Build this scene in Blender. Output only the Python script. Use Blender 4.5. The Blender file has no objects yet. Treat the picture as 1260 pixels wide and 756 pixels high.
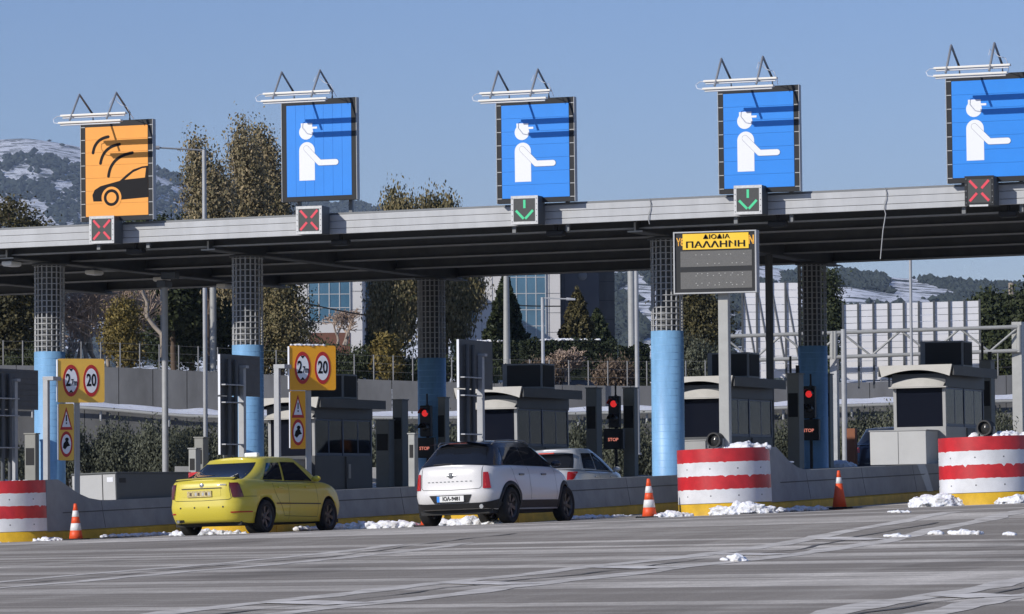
import bpy, bmesh, math, random
import numpy as np
from math import sin, cos, pi, radians, sqrt, atan2
from mathutils import Vector, Matrix, noise

random.seed(7); np.random.seed(7)
scene = bpy.context.scene
col = scene.collection

# ------------------------------------------------------------------ camera, sky, sun, exposure
# x runs along the canopy, y along the lanes (away), z up; metres
CAM = Vector((48.640, -83.108, 1.457)); YAW, PITCH, ROLL, FPX = -0.3560, 0.0436, -0.0080, 5000.0
fw = Vector((sin(YAW)*cos(PITCH), cos(YAW)*cos(PITCH), sin(PITCH)))
rt = Vector((cos(YAW), -sin(YAW), 0.0)); up = rt.cross(fw)
RT = cos(ROLL)*rt + sin(ROLL)*up; UP = -sin(ROLL)*rt + cos(ROLL)*up
cd = bpy.data.cameras.new('camera'); cam = bpy.data.objects.new('camera', cd); col.objects.link(cam)
cd.sensor_width = 36.0; cd.lens = 36.0*FPX/1260.0; cd.clip_end = 30000; cd.clip_start = 0.5
cam.matrix_world = Matrix(((RT.x, UP.x, -fw.x, CAM.x), (RT.y, UP.y, -fw.y, CAM.y), (RT.z, UP.z, -fw.z, CAM.z), (0, 0, 0, 1)))
scene.camera = cam

SUN_TRAVEL = Vector((0.62, 1.0, -0.57)).normalized()
SUN_EL = math.asin(-SUN_TRAVEL.z); SUN_AZ = atan2(-SUN_TRAVEL.x, -SUN_TRAVEL.y)
world = bpy.data.worlds.new('World'); scene.world = world; world.use_nodes = True
wn = world.node_tree; bgn = wn.nodes['Background']
sky = wn.nodes.new('ShaderNodeTexSky'); sky.sky_type = 'NISHITA'; sky.sun_disc = False
sky.sun_elevation = SUN_EL; sky.sun_rotation = SUN_AZ; sky.altitude = 200; sky.air_density = 1.0; sky.dust_density = 0.0; sky.ozone_density = 6.5
tint = wn.nodes.new('ShaderNodeMix'); tint.data_type = 'RGBA'; tint.blend_type = 'MULTIPLY'; tint.inputs[0].default_value = 1.0; tint.inputs[7].default_value = (1.0, .85, .93, 1)
wn.links.new(sky.outputs[0], tint.inputs[6]); wn.links.new(tint.outputs[2], bgn.inputs[0]); bgn.inputs[1].default_value = 0.112
sd = bpy.data.lights.new('sun', 'SUN'); sd.energy = 4.0; sd.angle = radians(0.5); sd.color = (1.0, 0.94, 0.86)
so = bpy.data.objects.new('sun', sd); col.objects.link(so); so.rotation_euler = SUN_TRAVEL.to_track_quat('-Z', 'Y').to_euler()
scene.view_settings.view_transform = 'Standard'; scene.view_settings.look = 'None'
scene.view_settings.exposure = 0.0; scene.view_settings.gamma = 1.0
scene.render.engine = 'CYCLES'
scene.cycles.use_denoising = True; scene.cycles.max_bounces = 6; scene.cycles.volume_bounces = 0
scene.cycles.diffuse_bounces = 3; scene.cycles.transparent_max_bounces = 6

# ------------------------------------------------------------------ helpers
D = 5.1          # island spacing
SG = 0.0328      # cross slope of the plaza
GV = 0.014       # rise along the lanes under the canopy
SC = 0.0113      # slope of the canopy
def sm(a, b, x):
    t = min(1.0, max(0.0, (x-a)/(b-a))); return t*t*(3-2*t)
def gz(X, v):
    X = max(-70.0, min(95.0, X)); v = max(-120.0, v)
    zi = SG*X; zn = .06+.0126*(X-48.6)+.014*(v+83.1)
    t = sm(-34, -14, v); return zi*t+zn*(1-t)+GV*max(0.0, min(v, 60.0)+10.0)
def at(px, py, d):
    """world point at view depth d metres (a survey helper: bearing px, elevation py of the plan)"""
    p = CAM + d*(fw + RT*((px-630.0)/FPX) - UP*((py-378.0)/FPX)); return p

def tag(o, label=None, cat=None, group=None, kind=None):
    if label: o['label'] = label
    if cat: o['category'] = cat
    if group: o['group'] = group
    if kind: o['kind'] = kind
    return o
def empty(name, loc=(0, 0, 0), rz=0.0, label=None, cat=None, group=None, rx=0.0, ry=0.0):
    o = bpy.data.objects.new(name, None); col.objects.link(o); o.empty_display_size = .2
    o.location = loc; o.rotation_euler = (rx, ry, rz); return tag(o, label, cat, group)

# ---- materials
MATS = {}
def mat(name, color, rough=.6, metal=0.0, var=0.0, scale=6.0, bump=0.0, bscale=40.0, coat=0.0, emit=None, spec=None, stretch=None, ior=None):
    m = bpy.data.materials.new(name); m.use_nodes = True; n = m.node_tree; b = n.nodes['Principled BSDF']
    c = tuple(color)+(1.0,); b.inputs['Base Color'].default_value = c
    b.inputs['Roughness'].default_value = rough; b.inputs['Metallic'].default_value = metal
    if coat: b.inputs['Coat Weight'].default_value = coat; b.inputs['Coat Roughness'].default_value = .06
    if ior: b.inputs['IOR'].default_value = ior
    if spec is not None: b.inputs['Specular IOR Level'].default_value = spec
    if emit: b.inputs['Emission Color'].default_value = tuple(emit[:3])+(1.0,); b.inputs['Emission Strength'].default_value = emit[3]
    if var or bump:
        tc = n.nodes.new('ShaderNodeTexCoord'); mp = n.nodes.new('ShaderNodeMapping'); n.links.new(tc.outputs['Object'], mp.inputs[0])
        if stretch: mp.inputs['Scale'].default_value = stretch
    if var:
        t = n.nodes.new('ShaderNodeTexNoise'); t.inputs['Scale'].default_value = scale; t.inputs['Detail'].default_value = 6.0; t.inputs['Roughness'].default_value = .65
        n.links.new(mp.outputs[0], t.inputs['Vector'])
        r = n.nodes.new('ShaderNodeMapRange'); r.inputs['From Min'].default_value = .3; r.inputs['From Max'].default_value = .7
        r.inputs['To Min'].default_value = 1-var; r.inputs['To Max'].default_value = 1+var*.6
        n.links.new(t.outputs[0], r.inputs[0])
        mx = n.nodes.new('ShaderNodeVectorMath'); mx.operation = 'SCALE'; mx.inputs[0].default_value = color
        n.links.new(r.outputs[0], mx.inputs['Scale']); n.links.new(mx.outputs[0], b.inputs['Base Color'])
    if bump:
        t2 = n.nodes.new('ShaderNodeTexNoise'); t2.inputs['Scale'].default_value = bscale; t2.inputs['Detail'].default_value = 4.0
        n.links.new(mp.outputs[0], t2.inputs['Vector'])
        bp = n.nodes.new('ShaderNodeBump'); bp.inputs['Strength'].default_value = bump; bp.inputs['Distance'].default_value = .02
        n.links.new(t2.outputs[0], bp.inputs['Height']); n.links.new(bp.outputs[0], b.inputs['Normal'])
    MATS[name] = m; return m
def leafmat(name, c0, c1, rough=.6):
    m = bpy.data.materials.new(name); m.use_nodes = True; n = m.node_tree; b = n.nodes['Principled BSDF']
    a = n.nodes.new('ShaderNodeAttribute'); a.attribute_name = 'tone'
    r = n.nodes.new('ShaderNodeMix'); r.data_type = 'RGBA'
    r.inputs[6].default_value = tuple(c0)+(1,); r.inputs[7].default_value = tuple(c1)+(1,)
    n.links.new(a.outputs['Fac'], r.inputs[0]); n.links.new(r.outputs[2], b.inputs['Base Color'])
    b.inputs['Roughness'].default_value = rough; b.inputs['Specular IOR Level'].default_value = .25
    MATS[name] = m; return m

mat('fascia', (.47, .485, .50), .45, .0, .14, 2.2, stretch=(1.0, 1.0, .25))
mat('steel_dark', (.085, .09, .092), .6, .0, .25, 2.0)
mat('steel_grey', (.17, .18, .19), .5, .2, .15, 3.0)
mat('galv', (.40, .41, .42), .5, .15, .12, 5.0)
mat('galv_light', (.38, .385, .37), .5, .1, .1, 4.0)
mat('blue_wrap', (.23, .46, .74), .45, .0, .22, 3.0, stretch=(1.6, 1.6, .35))
mat('blue_hoop', (.235, .465, .74), .45)
mat('concrete', (.36, .36, .35), .85, .0, .22, 1.3, .25, 25)
mat('concrete_island', (.34, .345, .345), .85, .0, .2, 1.6, .2, 30)
mat('concrete_wall', (.125, .127, .13), .9, .0, .38, .5, .3, 6, stretch=(1, 1, .45))
mat('groove', (.12, .12, .12), .9)
mat('yellow_paint', (.72, .44, .025), .6, .0, .3, 2.5)
mat('red_paint', (.56, .024, .03), .38, .0, .28, 2.6, coat=.15)
mat('white_paint', (.72, .73, .75), .45, .0, .16, 2.2, coat=.1)
mat('sign_blue', (.014, .245, .80), .35, .0, .05, 1.5)
mat('sign_orange', (.90, .36, .04), .4, .0, .05, 1.5)
mat('sign_white', (.82, .84, .88), .4)
mat('back_grey', (.085, .092, .098), .6, .0, .2, 3.0)
mat('sign_black', (.014, .014, .016), .6, spec=.12)
mat('sign_yellow', (.95, .43, .02), .4, .0, .05, 2.0)
mat('sign_yellow_pale', (.92, .55, .09), .45, .0, .08, 2.0)
mat('banner_yellow', (.92, .58, .02), .5, .0, .04, 3.0)
mat('sign_red', (.50, .03, .03), .4)
mat('frame_dark', (.03, .032, .035), .6, spec=.2)
mat('arm_grey', (.34, .35, .36), .45, .2)
mat('lamp_white', (.78, .76, .70), .4)
mat('fence_steel', (.17, .17, .17), .6)
mat('black', (.012, .012, .013), .55)
mat('black_matte', (.02, .02, .02), .8)
mat('led_panel', (.12, .12, .117), .6, .0, .25, 60.0)
mat('led_red', (.3, .02, .03), .5, emit=(1.0, .06, .12, .5))
mat('led_green', (.02, .3, .15), .5, emit=(.10, 1.0, .45, .38))
mat('led_stop', (.3, .1, .08), .5, emit=(1.0, .32, .24, .75))
mat('led_amber', (.6, .3, .02), .5, emit=(1.0, .45, .03, .25))
mat('red_lamp', (.5, .01, .01), .3, emit=(1.0, .04, .04, .6))
mat('lens_dark', (.03, .03, .03), .2)
mat('signal_face', (.05, .055, .055), .6, .0, .2, 30.0)
mat('signal_rim', (.62, .63, .63), .5, .0, .2, 12.0)
mat('signal_side', (.07, .08, .09), .5)
mat('glass_dark', (.012, .015, .022), .03, spec=.5)
mat('glass_booth', (.008, .010, .018), .03, ior=1.10)
mat('glass_blue', (.08, .18, .27), .08, .0, .35, .25, spec=.8)
mat('frame_blue', (.022, .04, .10), .45)
mat('booth_grey', (.36, .365, .365), .55, .0, .1, 2.0)
mat('booth_dark', (.06, .065, .072), .55, .0, .15, 2.0)
mat('booth_cream', (.55, .54, .51), .5, .0, .08, 3.0)
mat('roof_dark', (.075, .078, .08), .6, .0, .15, 2.0)
mat('pillar_grey', (.19, .20, .19), .6, .0, .12, 2.0)
mat('pillar_olive', (.26, .26, .23), .6, .0, .12, 2.0)
mat('pillar_pale', (.38, .385, .36), .6, .0, .15, 3.0)
mat('cabinet_light', (.47, .475, .47), .5, .0, .06, 2.0)
mat('cabinet_dark', (.12, .13, .13), .6, .0, .1, 2.0)
mat('rubber', (.012, .012, .012), .85)
mat('rim_dark', (.06, .06, .063), .45, .0)
mat('taxi_yellow', (.62, .52, .05), .42, .0, coat=.35)
mat('car_white', (.68, .67, .66), .4, .0, coat=.4)
mat('car_silver', (.55, .57, .60), .3, .2, coat=.6)
mat('car_navy', (.03, .04, .06), .25, coat=.7)
mat('car_black', (.012, .013, .016), .22, coat=.5)
mat('plastic_black', (.02, .02, .021), .6)
mat('tail_red', (.45, .015, .015), .2, coat=.5)
mat('tail_dark', (.10, .012, .012), .2, coat=.5)
mat('tail_bright', (.62, .05, .03), .25, coat=.5)
mat('chrome', (.7, .7, .7), .15, 1.0)
mat('plate_white', (.75, .75, .73), .5)
mat('plate_worn', (.55, .45, .20), .6, .0, .5, 25.0)
mat('cone_orange', (.85, .10, .025), .5, .0, .12, 8.0)
mat('cone_white', (.78, .78, .78), .5, .0, .15, 10.0)
mat('panel_white', (.80, .80, .82), .55, .0, .05, 2.0)
mat('bld_white', (.62, .61, .60), .7, .0, .06, .6)
mat('bld_dark', (.075, .08, .095), .6, .0, .15, .4)
mat('bld_brick', (.17, .075, .05), .8, .0, .2, 1.0)
mat('mullion', (.45, .48, .50), .5)
mat('bark', (.12, .085, .06), .9, .0, .3, 6.0, .4, 20)
mat('bark_pale', (.34, .29, .24), .9, .0, .3, 6.0)
mat('twig', (.46, .35, .27), .9, .0, .2, 2.0)
mat('orange_post', (.25, .09, .04), .7, .0, .2, 5.0)
mat('barrier_red', (.65, .04, .04), .5)
leafmat('leaf_euc', (.06, .066, .028), (.30, .235, .115))
leafmat('leaf_poplar', (.10, .095, .046), (.42, .33, .19))
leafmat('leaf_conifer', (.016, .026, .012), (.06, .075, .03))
leafmat('leaf_conifer_brown', (.035, .035, .015), (.13, .11, .045))
leafmat('leaf_dark', (.018, .026, .012), (.075, .09, .035))
leafmat('leaf_olive', (.035, .04, .026), (.13, .14, .095))
leafmat('leaf_yellow', (.07, .06, .018), (.26, .19, .05))
leafmat('leaf_dry', (.07, .05, .035), (.20, .145, .10))
leafmat('leaf_hedge', (.014, .02, .01), (.045, .06, .025))

def clearglass():
    m = bpy.data.materials.new('glass_clear'); m.use_nodes = True; n = m.node_tree; L = n.links; n.nodes.remove(n.nodes['Principled BSDF'])
    t = n.nodes.new('ShaderNodeBsdfTransparent'); t.inputs[0].default_value = (.24, .29, .35, 1); g = n.nodes.new('ShaderNodeBsdfGlossy'); g.inputs['Roughness'].default_value = .02; g.inputs[0].default_value = (.8, .85, .9, 1)
    f = n.nodes.new('ShaderNodeFresnel'); f.inputs[0].default_value = 1.16; x = n.nodes.new('ShaderNodeMixShader'); L.new(f.outputs[0], x.inputs[0]); L.new(t.outputs[0], x.inputs[1]); L.new(g.outputs[0], x.inputs[2]); L.new(x.outputs[0], n.nodes['Material Output'].inputs[0])
    MATS['glass_clear'] = m
clearglass()
def snowmat():
    m = bpy.data.materials.new('snow'); m.use_nodes = True; n = m.node_tree; b = n.nodes['Principled BSDF']
    b.inputs['Roughness'].default_value = .75
    tn = n.nodes.new('ShaderNodeTexCoord'); d1 = n.nodes.new('ShaderNodeTexNoise'); d1.inputs['Scale'].default_value = 5; d1.inputs['Detail'].default_value = 7; n.links.new(tn.outputs['Object'], d1.inputs['Vector'])
    rp = n.nodes.new('ShaderNodeMapRange'); rp.inputs['From Min'].default_value = .52; rp.inputs['From Max'].default_value = .75; n.links.new(d1.outputs[0], rp.inputs[0])
    mx = n.nodes.new('ShaderNodeMix'); mx.data_type = 'RGBA'; mx.inputs[6].default_value = (.84, .86, .90, 1); mx.inputs[7].default_value = (.50, .48, .45, 1); n.links.new(rp.outputs[0], mx.inputs[0]); n.links.new(mx.outputs[2], b.inputs['Base Color'])
    b.inputs['Subsurface Weight'].default_value = .15; b.inputs['Subsurface Radius'].default_value = (.05, .06, .08)
    tc = n.nodes.new('ShaderNodeTexCoord'); t = n.nodes.new('ShaderNodeTexNoise'); t.inputs['Scale'].default_value = 28; t.inputs['Detail'].default_value = 6
    n.links.new(tc.outputs['Object'], t.inputs['Vector'])
    bp = n.nodes.new('ShaderNodeBump'); bp.inputs['Strength'].default_value = .5; bp.inputs['Distance'].default_value = .03
    n.links.new(t.outputs[0], bp.inputs['Height']); n.links.new(bp.outputs[0], b.inputs['Normal'])
    MATS['snow'] = m
snowmat()

def roadmat():
    m = bpy.data.materials.new('asphalt'); m.use_nodes = True; n = m.node_tree; L = n.links; b = n.nodes['Principled BSDF']
    tc = n.nodes.new('ShaderNodeTexCoord')
    def noi(rot, sc, scale, det, lo, hi, loc=(0, 0, 0)):
        mp = n.nodes.new('ShaderNodeMapping'); mp.vector_type = 'POINT'
        mp.inputs['Rotation'].default_value = (0, 0, rot); mp.inputs['Scale'].default_value = sc; mp.inputs['Location'].default_value = loc
        L.new(tc.outputs['Object'], mp.inputs[0])
        t = n.nodes.new('ShaderNodeTexNoise'); t.inputs['Scale'].default_value = scale; t.inputs['Detail'].default_value = det; t.inputs['Roughness'].default_value = .6
        L.new(mp.outputs[0], t.inputs['Vector'])
        r = n.nodes.new('ShaderNodeMapRange'); r.inputs['From Min'].default_value = lo; r.inputs['From Max'].default_value = hi; r.interpolation_type = 'SMOOTHSTEP'
        L.new(t.outputs[0], r.inputs[0]); return r.outputs[0]
    def math_(op, a, bb):
        q = n.nodes.new('ShaderNodeMath'); q.operation = op; q.use_clamp = True
        for i, x in enumerate((a, bb)):
            if isinstance(x, (int, float)): q.inputs[i].default_value = x
            else: L.new(x, q.inputs[i])
        return q.outputs[0]
    # dried salt: wide pale bands lying obliquely over the lanes, and drag marks along the traffic
    band = noi(radians(31), (.014, 1.0, 1), .62, 1.2, .495, .535)
    band2 = noi(radians(30), (.02, 1.0, 1), 2.1, 2.0, .52, .60, (3, 7, 0))
    drag = noi(radians(4), (1.2, .05, 1), .8, 5.0, .47, .66)
    patch = noi(0, (1, 1, 1), .22, 3.0, .38, .62)
    fine = noi(0, (1, 1, 1), 11.0, 6.0, .28, .72)
    speck = noi(0, (1, 1, 1), 34.0, 3.0, .56, .70)
    s1 = math_('ADD', math_('MULTIPLY', band, .72), math_('MULTIPLY', band2, .22))
    s2 = math_('ADD', s1, math_('MULTIPLY', drag, .22))
    mid = noi(0, (.5, 1, 1), 1.4, 5.0, .36, .64, (9, 2, 0))
    s2 = math_('MULTIPLY', s2, math_('ADD', math_('MULTIPLY', mid, .45), .62))
    s3 = math_('MULTIPLY', s2, math_('ADD', math_('MULTIPLY', patch, .45), .58))
    s4 = math_('MULTIPLY', s3, math_('ADD', math_('MULTIPLY', fine, .45), .62))
    s5 = math_('ADD', s4, math_('MULTIPLY', speck, .22))
    mx = n.nodes.new('ShaderNodeMix'); mx.data_type = 'RGBA'
    mx.inputs[6].default_value = (.29, .262, .224, 1); mx.inputs[7].default_value = (.84, .785, .69, 1)
    stain = noi(0, (1, .35, 1), .35, 5.0, .54, .70, (4, 1, 0)); grain = noi(0, (1, 1, 1), 90.0, 2.0, .25, .75)
    dk = n.nodes.new('ShaderNodeMath'); dk.operation = 'MULTIPLY_ADD'; L.new(stain, dk.inputs[0]); dk.inputs[1].default_value = -.28; dk.inputs[2].default_value = 1.0
    gr = n.nodes.new('ShaderNodeMath'); gr.operation = 'MULTIPLY_ADD'; L.new(grain, gr.inputs[0]); gr.inputs[1].default_value = .5; gr.inputs[2].default_value = .76
    dm = n.nodes.new('ShaderNodeMath'); dm.operation = 'MULTIPLY'; L.new(dk.outputs[0], dm.inputs[0]); L.new(gr.outputs[0], dm.inputs[1])
    sc_ = n.nodes.new('ShaderNodeVectorMath'); sc_.operation = 'SCALE'; L.new(mx.outputs[2], sc_.inputs[0]); L.new(dm.outputs[0], sc_.inputs['Scale'])
    L.new(s5, mx.inputs[0]); L.new(sc_.outputs[0], b.inputs['Base Color'])
    b.inputs['Roughness'].default_value = .9; b.inputs['Specular IOR Level'].default_value = .08
    tb = n.nodes.new('ShaderNodeTexNoise'); tb.inputs['Scale'].default_value = 60; tb.inputs['Detail'].default_value = 5; L.new(tc.outputs['Object'], tb.inputs['Vector'])
    bp = n.nodes.new('ShaderNodeBump'); bp.inputs['Strength'].default_value = .35; bp.inputs['Distance'].default_value = .01
    L.new(tb.outputs[0], bp.inputs['Height']); L.new(bp.outputs[0], b.inputs['Normal'])
    MATS['asphalt'] = m
roadmat()

def blendmat(name, ca, cb, scale, lo, hi, rough=.9, cc=None, scale2=1.0, stretch=None):
    m = bpy.data.materials.new(name); m.use_nodes = True; n = m.node_tree; L = n.links; b = n.nodes['Principled BSDF']
    tc = n.nodes.new('ShaderNodeTexCoord'); mp = n.nodes.new('ShaderNodeMapping'); L.new(tc.outputs['Object'], mp.inputs[0])
    if stretch: mp.inputs['Scale'].default_value = stretch
    t = n.nodes.new('ShaderNodeTexNoise'); t.inputs['Scale'].default_value = scale; t.inputs['Detail'].default_value = 9; t.inputs['Roughness'].default_value = .68
    L.new(mp.outputs[0], t.inputs['Vector'])
    r = n.nodes.new('ShaderNodeMapRange'); r.inputs['From Min'].default_value = lo; r.inputs['From Max'].default_value = hi
    L.new(t.outputs[0], r.inputs[0])
    mx = n.nodes.new('ShaderNodeMix'); mx.data_type = 'RGBA'; mx.inputs[6].default_value = tuple(ca)+(1,); mx.inputs[7].default_value = tuple(cb)+(1,)
    L.new(r.outputs[0], mx.inputs[0])
    if cc:
        t2 = n.nodes.new('ShaderNodeTexNoise'); t2.inputs['Scale'].default_value = scale2; t2.inputs['Detail'].default_value = 6; L.new(mp.outputs[0], t2.inputs['Vector'])
        m2 = n.nodes.new('ShaderNodeMix'); m2.data_type = 'RGBA'; m2.inputs[6].default_value = tuple(ca)+(1,); m2.inputs[7].default_value = tuple(cc)+(1,)
        L.new(t2.outputs[0], m2.inputs[0]); L.new(m2.outputs[2], mx.inputs[6])
    L.new(mx.outputs[2], b.inputs['Base Color']); b.inputs['Roughness'].default_value = rough; b.inputs['Specular IOR Level'].default_value = .2
    MATS[name] = m; return m
blendmat('terrace', (.10, .085, .055), (.80, .82, .86), .12, .50, .60, cc=(.16, .13, .08), scale2=1.0)
blendmat('far_ground', (.08, .075, .05), (.75, .77, .80), .02, .48, .60)
def hillmat(name, bias):
    m = bpy.data.materials.new(name); m.use_nodes = True; n = m.node_tree; L = n.links; b = n.nodes['Principled BSDF']
    a = n.nodes.new('ShaderNodeAttribute'); a.attribute_name = 'tone'
    tc = n.nodes.new('ShaderNodeTexCoord')
    t = n.nodes.new('ShaderNodeTexNoise'); t.inputs['Scale'].default_value = .05; t.inputs['Detail'].default_value = 8; t.inputs['Roughness'].default_value = .75; L.new(tc.outputs['Object'], t.inputs['Vector'])
    ad = n.nodes.new('ShaderNodeMath'); ad.operation = 'MULTIPLY_ADD'; L.new(t.outputs[0], ad.inputs[0]); ad.inputs[1].default_value = 1.5; L.new(a.outputs['Fac'], ad.inputs[2])
    r = n.nodes.new('ShaderNodeMapRange'); r.inputs['From Min'].default_value = bias; r.inputs['From Max'].default_value = bias+.16; L.new(ad.outputs[0], r.inputs[0])
    mx = n.nodes.new('ShaderNodeMix'); mx.data_type = 'RGBA'; mx.inputs[6].default_value = (.045, .058, .05, 1); mx.inputs[7].default_value = (.80, .83, .88, 1)
    L.new(r.outputs[0], mx.inputs[0]); L.new(mx.outputs[2], b.inputs['Base Color']); b.inputs['Roughness'].default_value = .95; b.inputs['Specular IOR Level'].default_value = .1
    MATS[name] = m
hillmat('hill', .62)
mat('hill_tree', (.032, .045, .038), .9, .0, .3, .02)

# ---- mesh builder
class MB:
    def __init__(s): s.v = []; s.f = []; s.m = []; s.sm = []
    def add(s, vs, fs, mi=0, smooth=False):
        o = len(s.v); s.v += [tuple(x) for x in vs]
        for f in fs: s.f.append(tuple(i+o for i in f)); s.m.append(mi); s.sm.append(smooth)
        return s
    def box(s, x0, x1, y0, y1, z0, z1, mi=0):
        return s.add([(x0,y0,z0),(x1,y0,z0),(x1,y1,z0),(x0,y1,z0),(x0,y0,z1),(x1,y0,z1),(x1,y1,z1),(x0,y1,z1)],
                     [(0,3,2,1),(4,5,6,7),(0,1,5,4),(1,2,6,5),(2,3,7,6),(3,0,4,7)], mi)
    def bbox(s, x0, x1, y0, y1, z0, z1, b=.01, mi=0):
        """box with chamfered edges"""
        bm = bmesh.new(); bmesh.ops.create_cube(bm, size=1.0)
        bmesh.ops.scale(bm, vec=(x1-x0, y1-y0, z1-z0), verts=bm.verts); bmesh.ops.translate(bm, vec=((x0+x1)/2, (y0+y1)/2, (z0+z1)/2), verts=bm.verts)
        bmesh.ops.bevel(bm, geom=list(bm.edges), offset=b, segments=2, affect='EDGES', profile=.6)
        bm.verts.index_update(); s.add([v.co for v in bm.verts], [[v.index for v in f.verts] for f in bm.faces], mi); bm.free(); return s
    def tube(s, pts, r, n=8, mi=0, r1=None, cap=True):
        pts = [Vector(p) for p in pts]; k = len(pts); vs = []; fs = []
        for i, p in enumerate(pts):
            t = (pts[min(i+1, k-1)]-pts[max(i-1, 0)]).normalized()
            a = t.orthogonal().normalized() if abs(t.z) > .99 or i < 0 else t.cross(Vector((0, 0, 1))).normalized()
            if abs(t.z) > .99: a = Vector((1, 0, 0))
            c = t.cross(a).normalized(); rr = r if r1 is None else r+(r1-r)*i/(k-1)
            for j in range(n): vs.append(p+rr*(cos(2*pi*j/n)*a+sin(2*pi*j/n)*c))
        for i in range(k-1):
            for j in range(n): fs.append((i*n+j, i*n+(j+1) % n, (i+1)*n+(j+1) % n, (i+1)*n+j))
        s.add(vs, fs, mi, True)
        if cap: s.add(vs[:n], [tuple(range(n))[::-1]], mi); s.add(vs[-n:], [tuple(range(n))], mi)
        return s
    def prism(s, poly, z0, z1, axis='y', mi=0):
        """poly: 2D points; extruded along axis from z0 to z1. axis 'y': (x,z) poly; 'x': (y,z); 'z': (x,y)"""
        P = {'y': lambda a, b, c: (a, c, b), 'x': lambda a, b, c: (c, a, b), 'z': lambda a, b, c: (a, b, c)}[axis]
        n = len(poly); vs = [P(a, b, z0) for a, b in poly]+[P(a, b, z1) for a, b in poly]
        fs = [tuple(range(n))[::-1], tuple(range(n, 2*n))]+[(i, (i+1) % n, n+(i+1) % n, n+i) for i in range(n)]
        return s.add(vs, fs, mi)
    def lathe(s, prof, n=24, a0=0.0, a1=2*pi, mi=0, c=(0, 0, 0), smooth=True):
        full = abs(a1-a0-2*pi) < 1e-6; k = len(prof); m = n if full else n+1; vs = []; fs = []
        for j in range(m):
            a = a0+(a1-a0)*j/n
            for r, z in prof: vs.append((c[0]+r*cos(a), c[1]+r*sin(a), c[2]+z))
        for j in range(n):
            j2 = (j+1) % m
            for i in range(k-1): fs.append((j*k+i, j2*k+i, j2*k+i+1, j*k+i+1))
        return s.add(vs, fs, mi, smooth)
    def grid(s, fn, nu, nv, mi=0, smooth=True):
        vs = [fn(i/nu, j/nv) for j in range(nv+1) for i in range(nu+1)]
        fs = [(j*(nu+1)+i, j*(nu+1)+i+1, (j+1)*(nu+1)+i+1, (j+1)*(nu+1)+i) for j in range(nv) for i in range(nu)]
        return s.add(vs, fs, mi, smooth)
    def build(s, name, mats, parent=None, loc=None, fixn=True):
        me = bpy.data.meshes.new(name); me.from_pydata([tuple(v) for v in s.v], [], s.f)
        for m in ([mats] if isinstance(mats, str) else mats): me.materials.append(MATS[m])
        me.polygons.foreach_set('material_index', s.m); me.polygons.foreach_set('use_smooth', s.sm); me.update()
        if fixn:
            bm = bmesh.new(); bm.from_mesh(me); bmesh.ops.recalc_face_normals(bm, faces=bm.faces); bm.to_mesh(me); bm.free()
        o = bpy.data.objects.new(name, me); col.objects.link(o); o.parent = parent
        if loc is not None: o.location = loc
        return o
def inst(src, parent, loc=None, rot=None):
    o = src.copy(); col.objects.link(o); o.parent = parent
    if loc is not None: o.location = loc
    if rot is not None: o.rotation_euler = rot
    return o
def copy_tree(o, parent=None):
    c = o.copy(); col.objects.link(c); c.parent = parent
    for ch in list(o.children): copy_tree(ch, c)
    return c
def text(name, body, size, m, parent, loc, rot=(pi/2, 0, 0), ext=.002, sx=1.0, align='CENTER', bold=0.0):
    cu = bpy.data.curves.new(name, 'FONT'); cu.body = body; cu.size = size; cu.align_x = align; cu.align_y = 'CENTER'; cu.extrude = ext; cu.offset = bold; cu.resolution_u = 3
    t = bpy.data.objects.new('tmp', cu); col.objects.link(t)
    me = bpy.data.meshes.new_from_object(t.evaluated_get(bpy.context.evaluated_depsgraph_get())); bpy.data.objects.remove(t); bpy.data.curves.remove(cu)
    me.materials.clear(); me.materials.append(MATS[m])
    o = bpy.data.objects.new(name, me); col.objects.link(o); o.parent = parent; o.location = loc; o.rotation_euler = rot; o.scale = (sx, 1, 1); return o
def disc(mb, cx, cz, r, y0, y1, mi=0, n=28, sx=1.0):
    return mb.prism([(cx+sx*r*cos(2*pi*i/n), cz+r*sin(2*pi*i/n)) for i in range(n)], y0, y1, 'y', mi)
def ring(mb, cx, cz, r0, r1, y0, y1, a0=0, a1=2*pi, n=28, mi=0, sx=1.0):
    vs = []; fs = []
    for i in range(n+1):
        a = a0+(a1-a0)*i/n
        for r, y in ((r0, y0), (r1, y0), (r1, y1), (r0, y1)): vs.append((cx+sx*r*cos(a), y, cz+r*sin(a)))
    for i in range(n):
        for j in range(4): fs.append((i*4+j, i*4+(j+1) % 4, (i+1)*4+(j+1) % 4, (i+1)*4+j))
    fs += [(0, 1, 2, 3), tuple(n*4+j for j in (3, 2, 1, 0))]
    return mb.add(vs, fs, mi)

# ------------------------------------------------------------------ ground, road
xs = sorted(set([-6000, -3000, -1500, -700, -300, -150, -100]+list(range(-70, 96, 5))+[120, 200, 400, 900, 2000, 5000]))
ys = sorted(set([-4000, -1500, -500, -200]+list(range(-120, 61, 5))+[80, 120, 200, 400, 900, 2000, 4000, 7000]))
g = MB(); g.add([(x, y, gz(x, y)-.05) for y in ys for x in xs], [(j*len(xs)+i, j*len(xs)+i+1, (j+1)*len(xs)+i+1, (j+1)*len(xs)+i) for j in range(len(ys)-1) for i in range(len(xs)-1)], 0, True)
tag(g.build('ground', 'far_ground'), kind='structure')
r = MB(); nx, ny = 80, 110
r.grid(lambda a, b: (-60+150*a, -110+165*b, gz(-60+150*a, -110+165*b)), nx, ny)
road = tag(r.build('road', 'asphalt'), kind='structure')
blendmat('line_paint', (.74, .70, .63), (.44, .405, .35), 2.4, .42, .66)
blendmat('line_paint_fresh', (.84, .80, .73), (.50, .465, .42), 2.2, .45, .66)
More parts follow.
